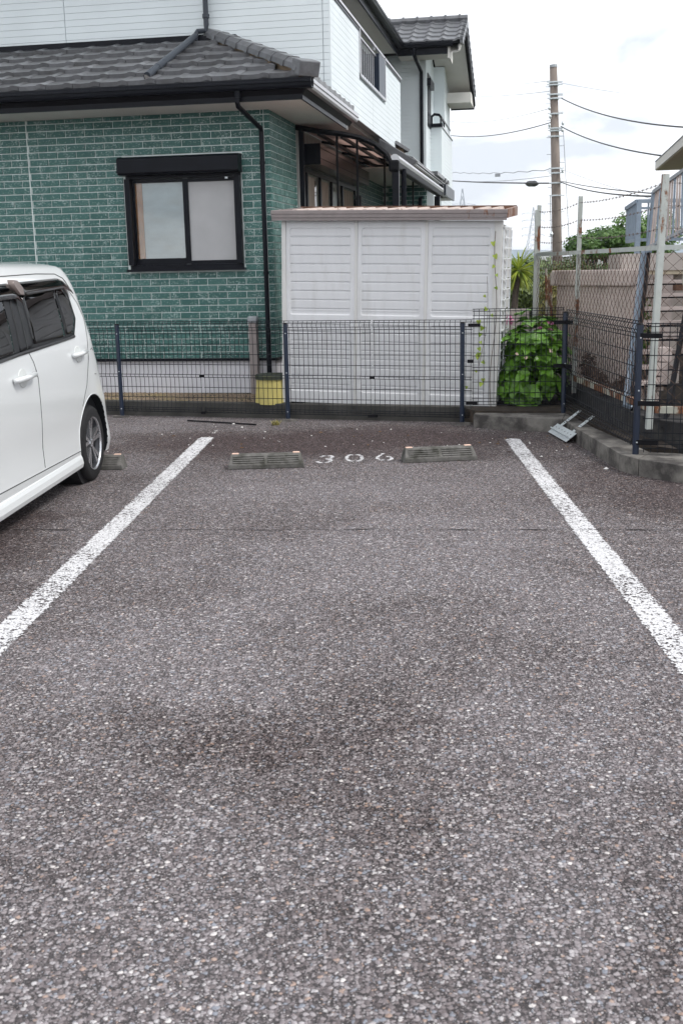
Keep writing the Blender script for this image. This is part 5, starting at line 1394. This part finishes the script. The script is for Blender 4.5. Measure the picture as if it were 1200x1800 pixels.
for wi, (p, d) in enumerate(whorls):
    ax = (d * .8 + Vector((0, 0, .75))).normalized(); sx = ax.cross(Vector((.3, .9, .1))).normalized(); sy = ax.cross(sx); a0 = rng.uniform(0, 6.28)
    for k in range(5):
        a = a0 + k * 1.2566 + rng.uniform(-.25, .25); od = sx * math.cos(a) + sy * math.sin(a); dr = (od * 1.0 + ax * rng.uniform(-.1, .45)).normalized()
        zz_ = (ax - dr * ax.dot(dr)).normalized(); xx_ = dr.cross(zz_)
        s_ = rng.uniform(.075, .14)
        m3 = Matrix((xx_, dr, zz_)).transposed()
        front = p.y < 11.05
        if cnt < 295 and front and (od.y < .55):
            inst('leaf', HL, hy, p, m3.to_euler(), (s_, s_, s_)); cnt += 1
        else:
            stuffl.add([p + m3 @ (Vector(v.co) * s_) for v in HL.vertices], [tuple(q.vertices) for q in HL.polygons])
for _ in range(420):   # inner foliage
    d = Vector((rng.gauss(0, 1), rng.gauss(0, 1), rng.gauss(0, 1))).normalized(); p = hc + Vector((d.x * hr.x, d.y * hr.y, d.z * hr.z)) * rng.uniform(.40, .72); s_ = rng.uniform(.08, .13)
    m3 = Vector((rng.uniform(-1, 1), rng.uniform(-1, 0), rng.uniform(0, 1))).to_track_quat('Z', 'Y').to_matrix() @ Matrix.Rotation(rng.uniform(0, 6), 3, 'Z')
    stuffl.add([p + m3 @ (Vector(v.co) * s_) for v in HL.vertices], [tuple(q.vertices) for q in HL.polygons])
ob = stuffl.build('inner_leaves', HYD, hy, fix=False, smooth=True, kind='stuff')
sm = MB()
for k in range(14):
    a = rng.uniform(0, 6.28); r_ = rng.uniform(.1, .3); sm.tube([(1.93 + .06 * math.cos(a), 11.02 + .06 * math.sin(a), .1), (1.93 + r_ * math.cos(a), 11.02 + r_ * math.sin(a), rng.uniform(.4, .8))], [.009, .004], 5)
sm.build('stems', BARK, hy)
fl_mb = MB()
for (c, n_) in (((1.80, 10.62, .62), 14), ((2.04, 10.6, .68), 12), ((1.72, 10.64, .66), 10)):
    for _ in range(n_):
        p = Vector(c) + Vector((rng.gauss(0, .009), rng.gauss(0, .006), rng.gauss(0, .008))); s_ = .007
        fl_mb.add([p + Vector((-s_, 0, 0)), p + Vector((0, -s_, -s_)), p + Vector((s_, 0, 0)), p + Vector((0, -.002, s_))], [(0, 1, 2, 3)])
fl_mb.build('flower_buds', M('cream_pink', (0.75, 0.6, 0.5), .7, var=.2, scale=50), hy, fix=False, kind='stuff')
pf = MB()
for (x0, x1, z0, z1, n_, yy) in ((1.62, 1.80, .90, .98, 160, 11.5), (2.15, 2.28, .82, .90, 110, 11.8)):
    for _ in range(n_):
        p = Vector((rng.uniform(x0, x1), yy + rng.uniform(-.1, .1), rng.uniform(z0, z1))); s_ = .014
        q = Vector((rng.uniform(-1, 1), -1, rng.uniform(-1, 1))).to_track_quat('Z', 'Y').to_matrix()
        pf.add([p + q @ Vector(v) * s_ for v in ((-1, 0, 0), (0, -1, 0), (1, 0, 0), (0, 1, 0))], [(0, 1, 2, 3)])
fw2 = thing('pink_flowers', 'pink flower heads just behind the hydrangea bush', 'flowers', (1.8, 11.5, .14))
pf.build('petals', PINK, fw2, fix=False)
st_ = MB()
for x_ in (1.66, 1.71, 1.77, 2.2): st_.tube([(x_, 11.55, .14), (x_, 11.5, .92)], .006, 5)
st_.build('stems', BARK, fw2)
# yucca
yu = thing('yucca_tree', 'spiky yellow green yucca on a thin trunk beyond the shed', 'tree', (3.18, 20, .55))
MB().tube([(3.165, 20, .5), (3.19, 20, .95), (3.24, 20, 1.36)], [.07, .058, .05], 10).build('trunk', BARK, yu)
yl = MB(); prof = [(0, .022), (.2, .042), (.6, .034), (.85, .018), (1.0, .0)]
for (y_, w_) in prof:
    yl.v += [(-w_, y_, w_ * .5 - .22 * y_ * y_), (0, y_, -.22 * y_ * y_), (w_, y_, w_ * .5 - .22 * y_ * y_)]
yl.f = [(3 * i + j, 3 * i + j + 1, 3 * i + j + 4, 3 * i + j + 3) for i in range(4) for j in range(2)]
YL = yl.mesh('leaf', YUC, smooth=True, fix=False); rng = random.Random(9)
for k in range(150):
    a = rng.uniform(0, 6.283); e = math.asin(rng.uniform(-.85, .98)); d = Vector((math.cos(a) * math.cos(e), math.sin(a) * math.cos(e), math.sin(e)))
    s_ = rng.uniform(.36, .50) * (1.0 if e > -.2 else .85)
    zz_ = (Vector((0, 0, 1)) - d * d.z); zz_ = zz_.normalized() if zz_.length > .05 else Vector((0, -1, 0)); xx_ = d.cross(zz_)
    m3 = Matrix((xx_, d, zz_)).transposed(); p = Vector((3.25, 20, 1.38)) + d * .04
    inst('leaf', YL, yu, p, m3.to_euler(), (s_ * .85, s_, s_))
MB().box(2.6, 3.36, 19.5, 19.62, .14, .735).build('planter_wall', BEIGE, o=(3, 19.5, .14), label='low pale planter wall in front of the yucca', cat='wall')
bush('shrub', 'dark olive shrub behind the yucca trunk', 'shrub', (3.2, 21.0, .14), [((3.0, 21, .95), (.5, .5, .35), 1), ((3.45, 21.2, .95), (.45, .5, .38), 1), ((2.75, 21.2, .85), (.4, .5, .4), .7)], BUSH, .07, 1500, seed=2)
bush('shrub', 'tall dark shrub to the right of the yucca', 'shrub', (3.8, 22.4, .14), [((3.75, 22.4, 1.15), (.35, .5, .50), 1), ((3.95, 22.6, .7), (.4, .5, .5), .8)], BUSH, .08, 1300, seed=3)
bush('shrub', 'yellow green shrub behind the left end of the pink wall', 'shrub', (2.95, 14.8, .27), [((2.85, 14.6, .95), (.22, .4, .5), 1), ((2.95, 14.9, .7), (.3, .4, .5), .8)], PALEG, .05, 1500, seed=4)
bush('shrub', 'green garden shrubs above the pink wall top', 'shrub', (4.2, 19.5, .27), [((3.9, 19, 1.25), (.35, .5, .33), 1), ((4.5, 19.4, 1.22), (.45, .5, .30), 1), ((4.15, 19.2, 1.50), (.12, .2, .22), .25)], BUSH, .055, 1600, seed=5)
bush('shrub', 'bushy green shrub below the feathery tree', 'shrub', (5.6, 22, .27), [((5.3, 22, 1.15), (.6, .6, .35), 1), ((6.2, 22.4, 1.2), (.6, .6, .40), 1)], BUSH, .06, 1500, seed=6)
bush('feathery_tree', 'feathery light green tree left of the steel landing railing', 'tree', (5.9, 24.5, .1), [((5.25, 24, 1.90), (.38, .5, .22), .8), ((5.75, 24.2, 2.0), (.45, .5, .26), 1), ((6.1, 24.2, 1.95), (.35, .5, .25), .8), ((5.55, 24, 1.70), (.5, .5, .12), .5)], ACA, .075, 1700, seed=7)
bush('leafy_tree', 'bright green leafy tree seen through the landing railing', 'tree', (7.1, 26, .1), [((6.75, 26, 2.15), (.45, .5, .55), 1), ((7.4, 26, 2.1), (.6, .5, .6), 1), ((6.9, 26, 1.6), (.5, .5, .3), .5)], ACA, .09, 1500, seed=8)
bush('shrub', 'green shrub seen between the stair treads', 'shrub', (3.5, 13.2, .27), [((3.35, 13.2, 1.0), (.28, .3, .45), 1), ((3.6, 13.3, .7), (.3, .3, .4), .8)], ACA, .05, 1100, seed=10)
bush('dead_plant', 'dark withered plant at the foot of the pink wall', 'plant', (2.44, 10.9, .28), [((2.46, 10.85, .52), (.06, .1, .14), .5), ((2.50, 10.6, .40), (.10, .15, .10), .5)], M('withered', (.06, .04, .03), .9, var=.4), .045, 380, seed=11)
bush('dead_plant', 'dark clump of dry leaves low on the wall beside the stair', 'plant', (2.63, 9.9, .28), [((2.58, 9.85, .42), (.11, .1, .09), .8), ((2.50, 10.1, .36), (.15, .2, .05), .5)], bpy.data.materials['withered'], .045, 420, seed=12)
# far woods
fwm = MB(); rng = random.Random(31)
for k in range(60):
    x_ = rng.uniform(20, 120); y_ = rng.uniform(150, 330); leafblob(fwm, (x_, y_, 1.2), (rng.uniform(3, 7), 3, rng.uniform(1.0, 2.4)), 130, 1.3, rng, shell=.3)
fwm.build('far_woods', BUSH, fix=False, kind='stuff')
# hedge band left/behind
bush('shrub', 'grey green hedge beyond the fence at the foot of the pole', 'shrub', (5.9, 31, .1), [((5.2, 31, .8), (.9, .6, .7), 1), ((6.4, 31.5, .9), (.9, .6, .75), 1)], BUSH, .10, 1600, seed=14)

# ------------------------------------------------------------------ CAR (parking frame)
import bmesh
UO = -2.424; CW = 1.475; CX = UO - CW / 2
car = thing('parked_car', 'white boxy compact car parked in the left bay with its rear toward the house', 'car', (CX, 6.8, 0), FC)
ZS = [0, .17, .25, .30, .42, .58, .9, 1.05, 1.2, 1.35, 1.45, 1.52]; IN = [.05, .032, .012, .013, .017, .006, 0, .015, .045, .085, .115, .15]
def interp(x, xs, ys):
    if x <= xs[0]: return ys[0]
    for i in range(1, len(xs)):
        if x <= xs[i]:
            t = (x - xs[i - 1]) / (xs[i] - xs[i - 1]); return ys[i - 1] * (1 - t) + ys[i] * t
    return ys[-1]
VRz = [(.16, 8.47), (.30, 8.45), (.40, 8.42), (.57, 8.35), (.76, 8.24), (.93, 8.15), (1.14, 8.10), (1.34, 8.08), (1.46, 8.05), (1.52, 8.02)]
def vrear(z): return interp(z, [a for a, b_ in VRz], [b_ for a, b_ in VRz])
def vfront(z): return interp(z, [.17, .5, .8, .95, 1.0, 1.45, 1.52], [5.00, 4.94, 5.02, 5.20, 5.50, 6.0, 6.2])
def outline(z, N=96, inset=0.0):
    ins = interp(z, ZS, IN) + inset; hw = CW / 2 - ins; vr, vf = vrear(z) - inset, vfront(z) + inset
    rcr, rcf = .26, .34; pts = []
    def arc(cx, cy, r_, a0, a1, n_):
        for i in range(n_ + 1):
            a = a0 + (a1 - a0) * i / n_; pts.append((cx + r_ * math.cos(a), cy + r_ * math.sin(a)))
    arc(CX + hw - rcf, vf + rcf, rcf, -math.pi / 2, 0, 8)
    for k in range(1, 30): pts.append((CX + hw + .0, vf + rcf + (vr - rcr - vf - rcf) * k / 30))
    arc(CX + hw - rcr, vr - rcr, rcr, 0, math.pi / 2, 10)
    arc(CX - hw + rcr, vr - rcr, rcr, math.pi / 2, math.pi, 10)
    for k in range(1, 30): pts.append((CX - hw, vr - rcr - (vr - rcr - vf - rcf) * k / 30))
    arc(CX - hw + rcf, vf + rcf, rcf, math.pi, 1.5 * math.pi, 8)
    # slight barrel + waist
    return pts
def usurf(v, z):
    """outer +u surface"""
    pts = outline(z); best = None
    for i in range(len(pts) // 2 + 2):
        (x0, y0), (x1, y1) = pts[i], pts[i + 1]
        if min(y0, y1) - 1e-6 <= v <= max(y0, y1) + 1e-6 and x0 > CX and abs(y1 - y0) > 1e-7:
            t = (v - y0) / (y1 - y0); return x0 + (x1 - x0) * t
    return CX + CW / 2 - .3
levels = [.17, .21, .25, .30, .36, .42, .50, .58, .70, .85, .93, 1.0, 1.05, 1.12, 1.2, 1.28, 1.35, 1.42, 1.47, 1.51]
mb = MB(); rings = [outline(z) for z in levels]; n_ = len(rings[0])
vs = []
for z, rg_ in zip(levels, rings):
    for (x_, y_) in rg_: vs.append((x_, y_, z))
# roof crown rings
last = rings[-1]; cxr = CX; cyr = (vrear(1.51) + vfront(1.51)) / 2
for (k, z) in ((.975, 1.535), (.93, 1.553), (.80, 1.572), (.5, 1.585), (.2, 1.59)):
    for (x_, y_) in last:
        vs.append((cxr + (x_ - cxr) * k, cyr + (y_ - cyr) * (1 - (1 - k) * .9), z))
nl = len(levels) + 5
fs = [(j * n_ + i, j * n_ + (i + 1) % n_, (j + 1) * n_ + (i + 1) % n_, (j + 1) * n_ + i) for j in range(nl - 1) for i in range(n_)]
fs.append(tuple((nl - 1) * n_ + i for i in range(n_))); fs.append(tuple(reversed(range(n_))))
mb.add(vs, fs)
body = mb.build('body', CARW, car, smooth=True)
# wheel arches by boolean
WY = [7.825, 5.40]; WR = .278
ct = MB()
for wy in WY:
    for sx in (-1, 1):
        xo = CX + sx * (CW / 2 + .1); xi = CX + sx * (CW / 2 - .26)
        ct.tube([(xo, wy, WR + .02), (xi, wy, WR + .02)], WR + .062, 40)
ctm = ct.mesh('arch_cut', CARB, o=off(car)); co = bpy.data.objects.new('arch_cut', ctm); COL.objects.link(co); co.parent = car
bo = body.modifiers.new('arch', 'BOOLEAN'); bo.operation = 'DIFFERENCE'; bo.object = co; bo.solver = 'EXACT'
bpy.context.view_layer.update()
dg = bpy.context.evaluated_depsgraph_get(); nm = bpy.data.meshes.new_from_object(body.evaluated_get(dg)); body.modifiers.clear(); body.data = nm
bpy.data.objects.remove(co)
nm.materials.append(CARB)
for p in nm.polygons:
    p.use_smooth = True; c = p.center + OFF[car.name]
    for wy in WY:
        d_ = math.hypot(c.y - wy, c.z - WR - .02)
        if d_ < WR + .0615 and abs(c.x - CX) < CW / 2 - .004: p.material_index = 1; p.use_smooth = False
try:
    nm.set_sharp_from_angle(angle=RAD(38))
except Exception: pass
def skin(poly_vz, name, mat, proud=.004, parent=None, n=10, smooth=True, rad=.0):
    """map a convex (v,z) polygon on the +u surface: triangulated fan grid"""
    q = MB(); m_ = len(poly_vz)
    cv = sum(p[0] for p in poly_vz) / m_; cz = sum(p[1] for p in poly_vz) / m_
    # densify edges
    P = []
    for i in range(m_):
        a, b_ = poly_vz[i], poly_vz[(i + 1) % m_]; k = max(1, int(math.hypot(b_[0] - a[0], b_[1] - a[1]) / .04))
        for j in range(k): P.append((a[0] + (b_[0] - a[0]) * j / k, a[1] + (b_[1] - a[1]) * j / k))
    R_ = 8; vs = [(usurf(cv, cz) + proud, cv, cz)]; L_ = len(P)
    for r_ in range(1, R_ + 1):
        for (v, z) in P:
            vv = cv + (v - cv) * r_ / R_; zz_ = cz + (z - cz) * r_ / R_
            vs.append((usurf(vv, zz_) + proud, vv, zz_))
    fs = [(0, 1 + i, 1 + (i + 1) % L_) for i in range(L_)]
    for r_ in range(R_ - 1):
        for i in range(L_):
            a = 1 + r_ * L_ + i; b_ = 1 + r_ * L_ + (i + 1) % L_; fs.append((a, b_, b_ + L_, a + L_))
    # rim going inward
    base = len(vs)
    for i in range(L_):
        x_, v, z = vs[1 + (R_ - 1) * L_ + i]; vs.append((x_ - proud - .002, v, z))
    for i in range(L_): fs.append((1 + (R_ - 1) * L_ + i, 1 + (R_ - 1) * L_ + (i + 1) % L_, base + (i + 1) % L_, base + i))
    q.add(vs, fs); return q.build(name, mat, parent or car, smooth=smooth)
def seamline(pts, w=.004, name='panel_gap', mat=SEAM, proud=.0012, parent=None):
    q = MB(); P = []
    for i in range(len(pts) - 1):
        a, b_ = pts[i], pts[i + 1]; k = max(1, int(math.hypot(b_[0] - a[0], b_[1] - a[1]) / .03))
        for j in range(k): P.append((a[0] + (b_[0] - a[0]) * j / k, a[1] + (b_[1] - a[1]) * j / k))
    P.append(pts[-1]); q.tube([(usurf(v, z) + proud, v, z) for v, z in P], w / 2, 5); return q.build(name, mat, parent or body)
# dark band behind windows then glass
band = [(5.9, 1.00), (6.45, 1.03), (7.35, 1.06), (7.54, 1.072), (7.67, 1.19), (7.675, 1.36), (7.62, 1.43), (6.76, 1.425), (6.35, 1.41), (6.12, 1.30)]
wfr = skin(band, 'window_surround', CARB, .003)
rd = skin([(6.76, 1.375), (6.73, 1.075), (7.34, 1.085), (7.39, 1.40), (7.2, 1.405)], 'door_glass', CARGL, .009)
skin([(7.43, 1.40), (7.39, 1.095), (7.52, 1.10), (7.63, 1.20), (7.63, 1.34), (7.56, 1.40)], 'quarter_glass', CARGL, .009)
skin([(6.44, 1.365), (6.37, 1.045), (5.95, 1.025), (6.15, 1.28), (6.25, 1.355)], 'door_glass', CARGL, .009)
skin([(6.56, 1.40), (6.47, 1.045), (6.69, 1.06), (6.74, 1.40)], 'door_pillar', CARB, .007)
seamline([(6.655, 1.40), (6.59, 1.05)], .006, 'pillar_gap', SEAM, .008)
seamline([(5.9, 1.003), (6.45, 1.033), (7.35, 1.066), (7.535, 1.075)], .022, 'belt_moulding', CARB, .004)
# rain visors: curved strips standing off
def visor(v0, v1, zt, zb, h):
    q = MB(); n1 = 20
    vs = []
    for i in range(n1 + 1):
        t = i / n1; v = v0 + (v1 - v0) * t; dz = -.045 * max(0, (t - .82) / .18) ** 2
        za, zb_ = zt(v) + dz, zb(v) + dz
        for s_ in range(4):
            f = s_ / 3; z = za + (zb_ - za) * f; vs.append((usurf(v, z) + .006 + h * math.sin(f * 1.5), v, z))
    q.add(vs, [(i * 4 + j, i * 4 + j + 1, i * 4 + j + 5, i * 4 + j + 4) for i in range(n1) for j in range(3)])
    o_ = q.build('rain_visor', VISOR, car, smooth=True, fix=False)
    sm_ = o_.modifiers.new('solid', 'SOLIDIFY'); sm_.thickness = .004
visor(6.76, 7.70, lambda v: 1.455 + .022 * (v - 6.8), lambda v: 1.375 + .036 * (v - 6.8), .03)
visor(6.1, 6.69, lambda v: 1.44 + .02 * (v - 6.1), lambda v: 1.35 + .02 * (v - 6.1), .03)
skin([(6.66, 1.47), (6.64, 1.44), (6.69, 1.38), (6.75, 1.375), (6.77, 1.42), (6.73, 1.465)], 'visor_clip', M('clip_grey', (.16, .13, .12), .3), .036)
# door seams, roof channel, fuel flap
seamline([(6.62, 1.03), (6.67, .97), (6.715, .86), (6.73, .71), (6.745, .29)])
seamline([(7.68, 1.42), (7.81, 1.30), (7.86, 1.18), (7.77, .90), (7.70, .72), (7.58, .58)])
seamline([(5.75, .275), (7.48, .275)], .006)
seamline([(6.2, 1.485), (7.2, 1.503), (7.58, 1.50), (7.70, 1.47), (7.76, 1.40)], .006)
seamline([(7.85, .96), (7.88, .97), (7.91, .95)], .004); seamline([(7.90, .78), (7.94, .775)], .004)
def handle(v0, v1, z):
    hp = skin([((v0 + v1) / 2 + .075 * math.cos(a), z - .005 + .058 * math.sin(a)) for a in [k * math.pi / 8 for k in range(16)]], 'handle_cup', M('cup_shade', (.60, .62, .61), .3) if 'cup_shade' not in bpy.data.materials else bpy.data.materials['cup_shade'], .0015)
    q = MB(); u_ = usurf((v0 + v1) / 2, z)
    q.tube([(u_ + .002, v0, z - .008), (u_ + .026, v0 + .02, z - .004), (u_ + .034, (v0 + v1) / 2, z), (u_ + .030, v1 - .03, z + .006), (u_ + .004, v1, z + .006)], [.014, .0165, .017, .0165, .014], 10)
    q.build('door_handle', CARW, car, smooth=True)
handle(6.29, 6.62, .895); handle(7.42, 7.69, .955)
# side skirt
for s_ in (1, -1):
    MB().prism([(0, .155), (.010, .16), (.018, .19), (.012, .225), (0, .252), (-.08, .252), (-.08, .155)], lambda a, b_, t: (CX + s_ * (CW / 2 - .012 + a), t, b_ + (t - 7.5) * .022), 5.72, 7.485).build('side_skirt', CARW, car, bevel=.005)
MB().box(CX - .66, CX + .64, 5.2, 8.0, .16, .30).build('underbody', CARB, car)
# arch lip
for wy in WY:
    q = MB(); pts = []
    for k in range(25):
        a = math.pi * (-.06 + 1.12 * k / 24); v = wy + (WR + .066) * math.cos(a); z = WR + .02 + (WR + .066) * math.sin(a)
        if z > .19 and v < vrear(z) - .12: pts.append((usurf(v, z) - .002, v, z))
    q.tube(pts, .005, 6).build('arch_lip', CARW, car, smooth=True)
    MB().tube([(CX + .67, wy, WR + .02), (CX + .44, wy, WR + .02)], WR + .063, 40).build('arch_liner', CARB, car)
# wheels
def wheel(wy, sx):
    xo = CX + sx * (CW / 2 - .018); w_ = .155
    wh = MB()
    prof = [(0, .195), (.004, .212), (.0, .245), (.012, .268), (.028, WR), (w_ - .028, WR), (w_ - .012, .268), (w_, .24), (w_, .19)]
    N_ = 56; vs = []
    for (a, r_) in prof:
        for k in range(N_): th = 2 * math.pi * k / N_; vs.append((xo - sx * a, wy + r_ * math.cos(th), WR + r_ * math.sin(th)))
    m_ = len(prof); wh.add(vs, [(j * N_ + k, j * N_ + (k + 1) % N_, (j + 1) * N_ + (k + 1) % N_, (j + 1) * N_ + k) for j in range(m_ - 1) for k in range(N_)])
    wob = wh.build('wheel', TYRE, car, smooth=True)
    for k in range(3):
        rr = WR + .0005; xa = xo - sx * (.045 + .03 * k)
        MB().tube([(xa, wy, WR), (xa - sx * .006, wy, WR)], rr + .0008, 56, True).build('tread_groove', CARB, wob)
    q = MB(); vs = []
    prof = [(.0, .197), (.006, .190), (.022, .180), (.075, .172), (.085, .02)]
    for (a, r_) in prof:
        for k in range(N_): th = 2 * math.pi * k / N_; vs.append((xo - sx * a, wy + r_ * math.cos(th), WR + r_ * math.sin(th)))
    q.add(vs, [(j * N_ + k, j * N_ + (k + 1) % N_, (j + 1) * N_ + (k + 1) % N_, (j + 1) * N_ + k) for j in range(4) for k in range(N_)])
    q.build('rim', ALLOYD, wob, smooth=True)
    q = MB(); vs = []
    for (a, r_) in ((.001, .197), (.004, .186), (.014, .184)):
        for k in range(N_): th = 2 * math.pi * k / N_; vs.append((xo - sx * a, wy + r_ * math.cos(th), WR + r_ * math.sin(th)))
    q.add(vs, [(j * N_ + k, j * N_ + (k + 1) % N_, (j + 1) * N_ + (k + 1) % N_, (j + 1) * N_ + k) for j in range(2) for k in range(N_)])
    q.build('rim_edge', ALLOY, wob, smooth=True)
    for s_ in range(5):
        for dd in (-.17, .17):
            th = 2 * math.pi * s_ / 5 + .35 + dd; c0, s0 = math.cos(th), math.sin(th); c1, s1 = math.cos(th - dd * .55), math.sin(th - dd * .55)
            q = MB(); tx, tz = -s0, c0
            a = (wy + .035 * c1, WR + .035 * s1); b_ = (wy + .188 * c0, WR + .188 * s0); w0, w1 = .010, .021
            q.add([(xo - sx * .022, a[0] - tx * w0, a[1] - tz * w0), (xo - sx * .022, a[0] + tx * w0, a[1] + tz * w0), (xo - sx * .010, b_[0] + tx * w1, b_[1] + tz * w1), (xo - sx * .010, b_[0] - tx * w1 * .5, b_[1] - tz * w1 * .5),
                   (xo - sx * .05, a[0] - tx * w0, a[1] - tz * w0), (xo - sx * .05, a[0] + tx * w0, a[1] + tz * w0), (xo - sx * .04, b_[0] + tx * w1, b_[1] + tz * w1), (xo - sx * .04, b_[0] - tx * w1 * .5, b_[1] - tz * w1 * .5)],
                  [(0, 1, 2, 3), (4, 5, 6, 7), (0, 1, 5, 4), (1, 2, 6, 5), (2, 3, 7, 6), (3, 0, 4, 7)])
            q.build('spoke', ALLOY, wob)
    MB().tube([(xo - sx * .05, wy, WR), (xo - sx * .016, wy, WR), (xo - sx * .013, wy, WR)], [.034, .032, .024], 20).build('hub_cap', ALLOY, wob, smooth=False)
    MB().tube([(xo - sx * .09, wy, WR), (xo - sx * .075, wy, WR)], .105, 28).build('brake_disc', GALVG, wob)
for wy in WY:
    for sx in (-1, 1): wheel(wy, sx)
# rear glass, lamps, plate-less rear (seen from other side)
MB().prism([(-.52, 1.08), (.52, 1.08), (.46, 1.42), (-.46, 1.42)], lambda a, b_, t: (CX + a, vrear(b_) + t, b_), -.01, .006).build('rear_glass', CARGL, car)
for s_ in (-1, 1):
    MB().prism([(.58, .62), (.66, .62), (.63, 1.0), (.55, 1.0)], lambda a, b_, t: (CX + s_ * a, vrear(b_) - .06 + t, b_), -.03, .03).build('tail_lamp', RED, car, bevel=.01)
    MB().box(CX + s_ * .55 - .1, CX + s_ * .55 + .1, 4.97, 5.10, .60, .78).build('headlight', CHR, car, bevel=.02)
MB().prism([(-.58, 1.03), (.58, 1.03), (.50, 1.43), (-.50, 1.43)], lambda a, b_, t: (CX + a, vfront(b_) + t, b_), -.012, .01).build('windscreen', CARGL, car)
sp2 = MB().box(CX - .50, CX + .50, 7.75, 7.95, 1.53, 1.55).build('roof_spoiler', CARW, car, bevel=.01)
for s_ in (-1, 1):
    MB().tube([(CX + s_ * .70, 5.42, 1.06), (CX + s_ * .84, 5.38, 1.08)], .05, 10).build('door_mirror', CARW, car)

# ------------------------------------------------------------------ air
hz_o = MB().box(-3600, 3600, -60, 3700, -1.2, 46).build('haze', bpy.data.materials.new('haze_air'), kind='stuff')
hm = bpy.data.materials['haze_air']; hm.use_nodes = True; hn, hl_ = hm.node_tree.nodes, hm.node_tree.links
hn.clear(); ho = hn.new('ShaderNodeOutputMaterial'); pv = hn.new('ShaderNodeVolumePrincipled')
pv.inputs['Density'].default_value = 0.00035; pv.inputs['Color'].default_value = (0.86, 0.92, 1.0, 1); pv.inputs['Anisotropy'].default_value = 0.2
hl_.new(pv.outputs[0], ho.inputs['Volume'])
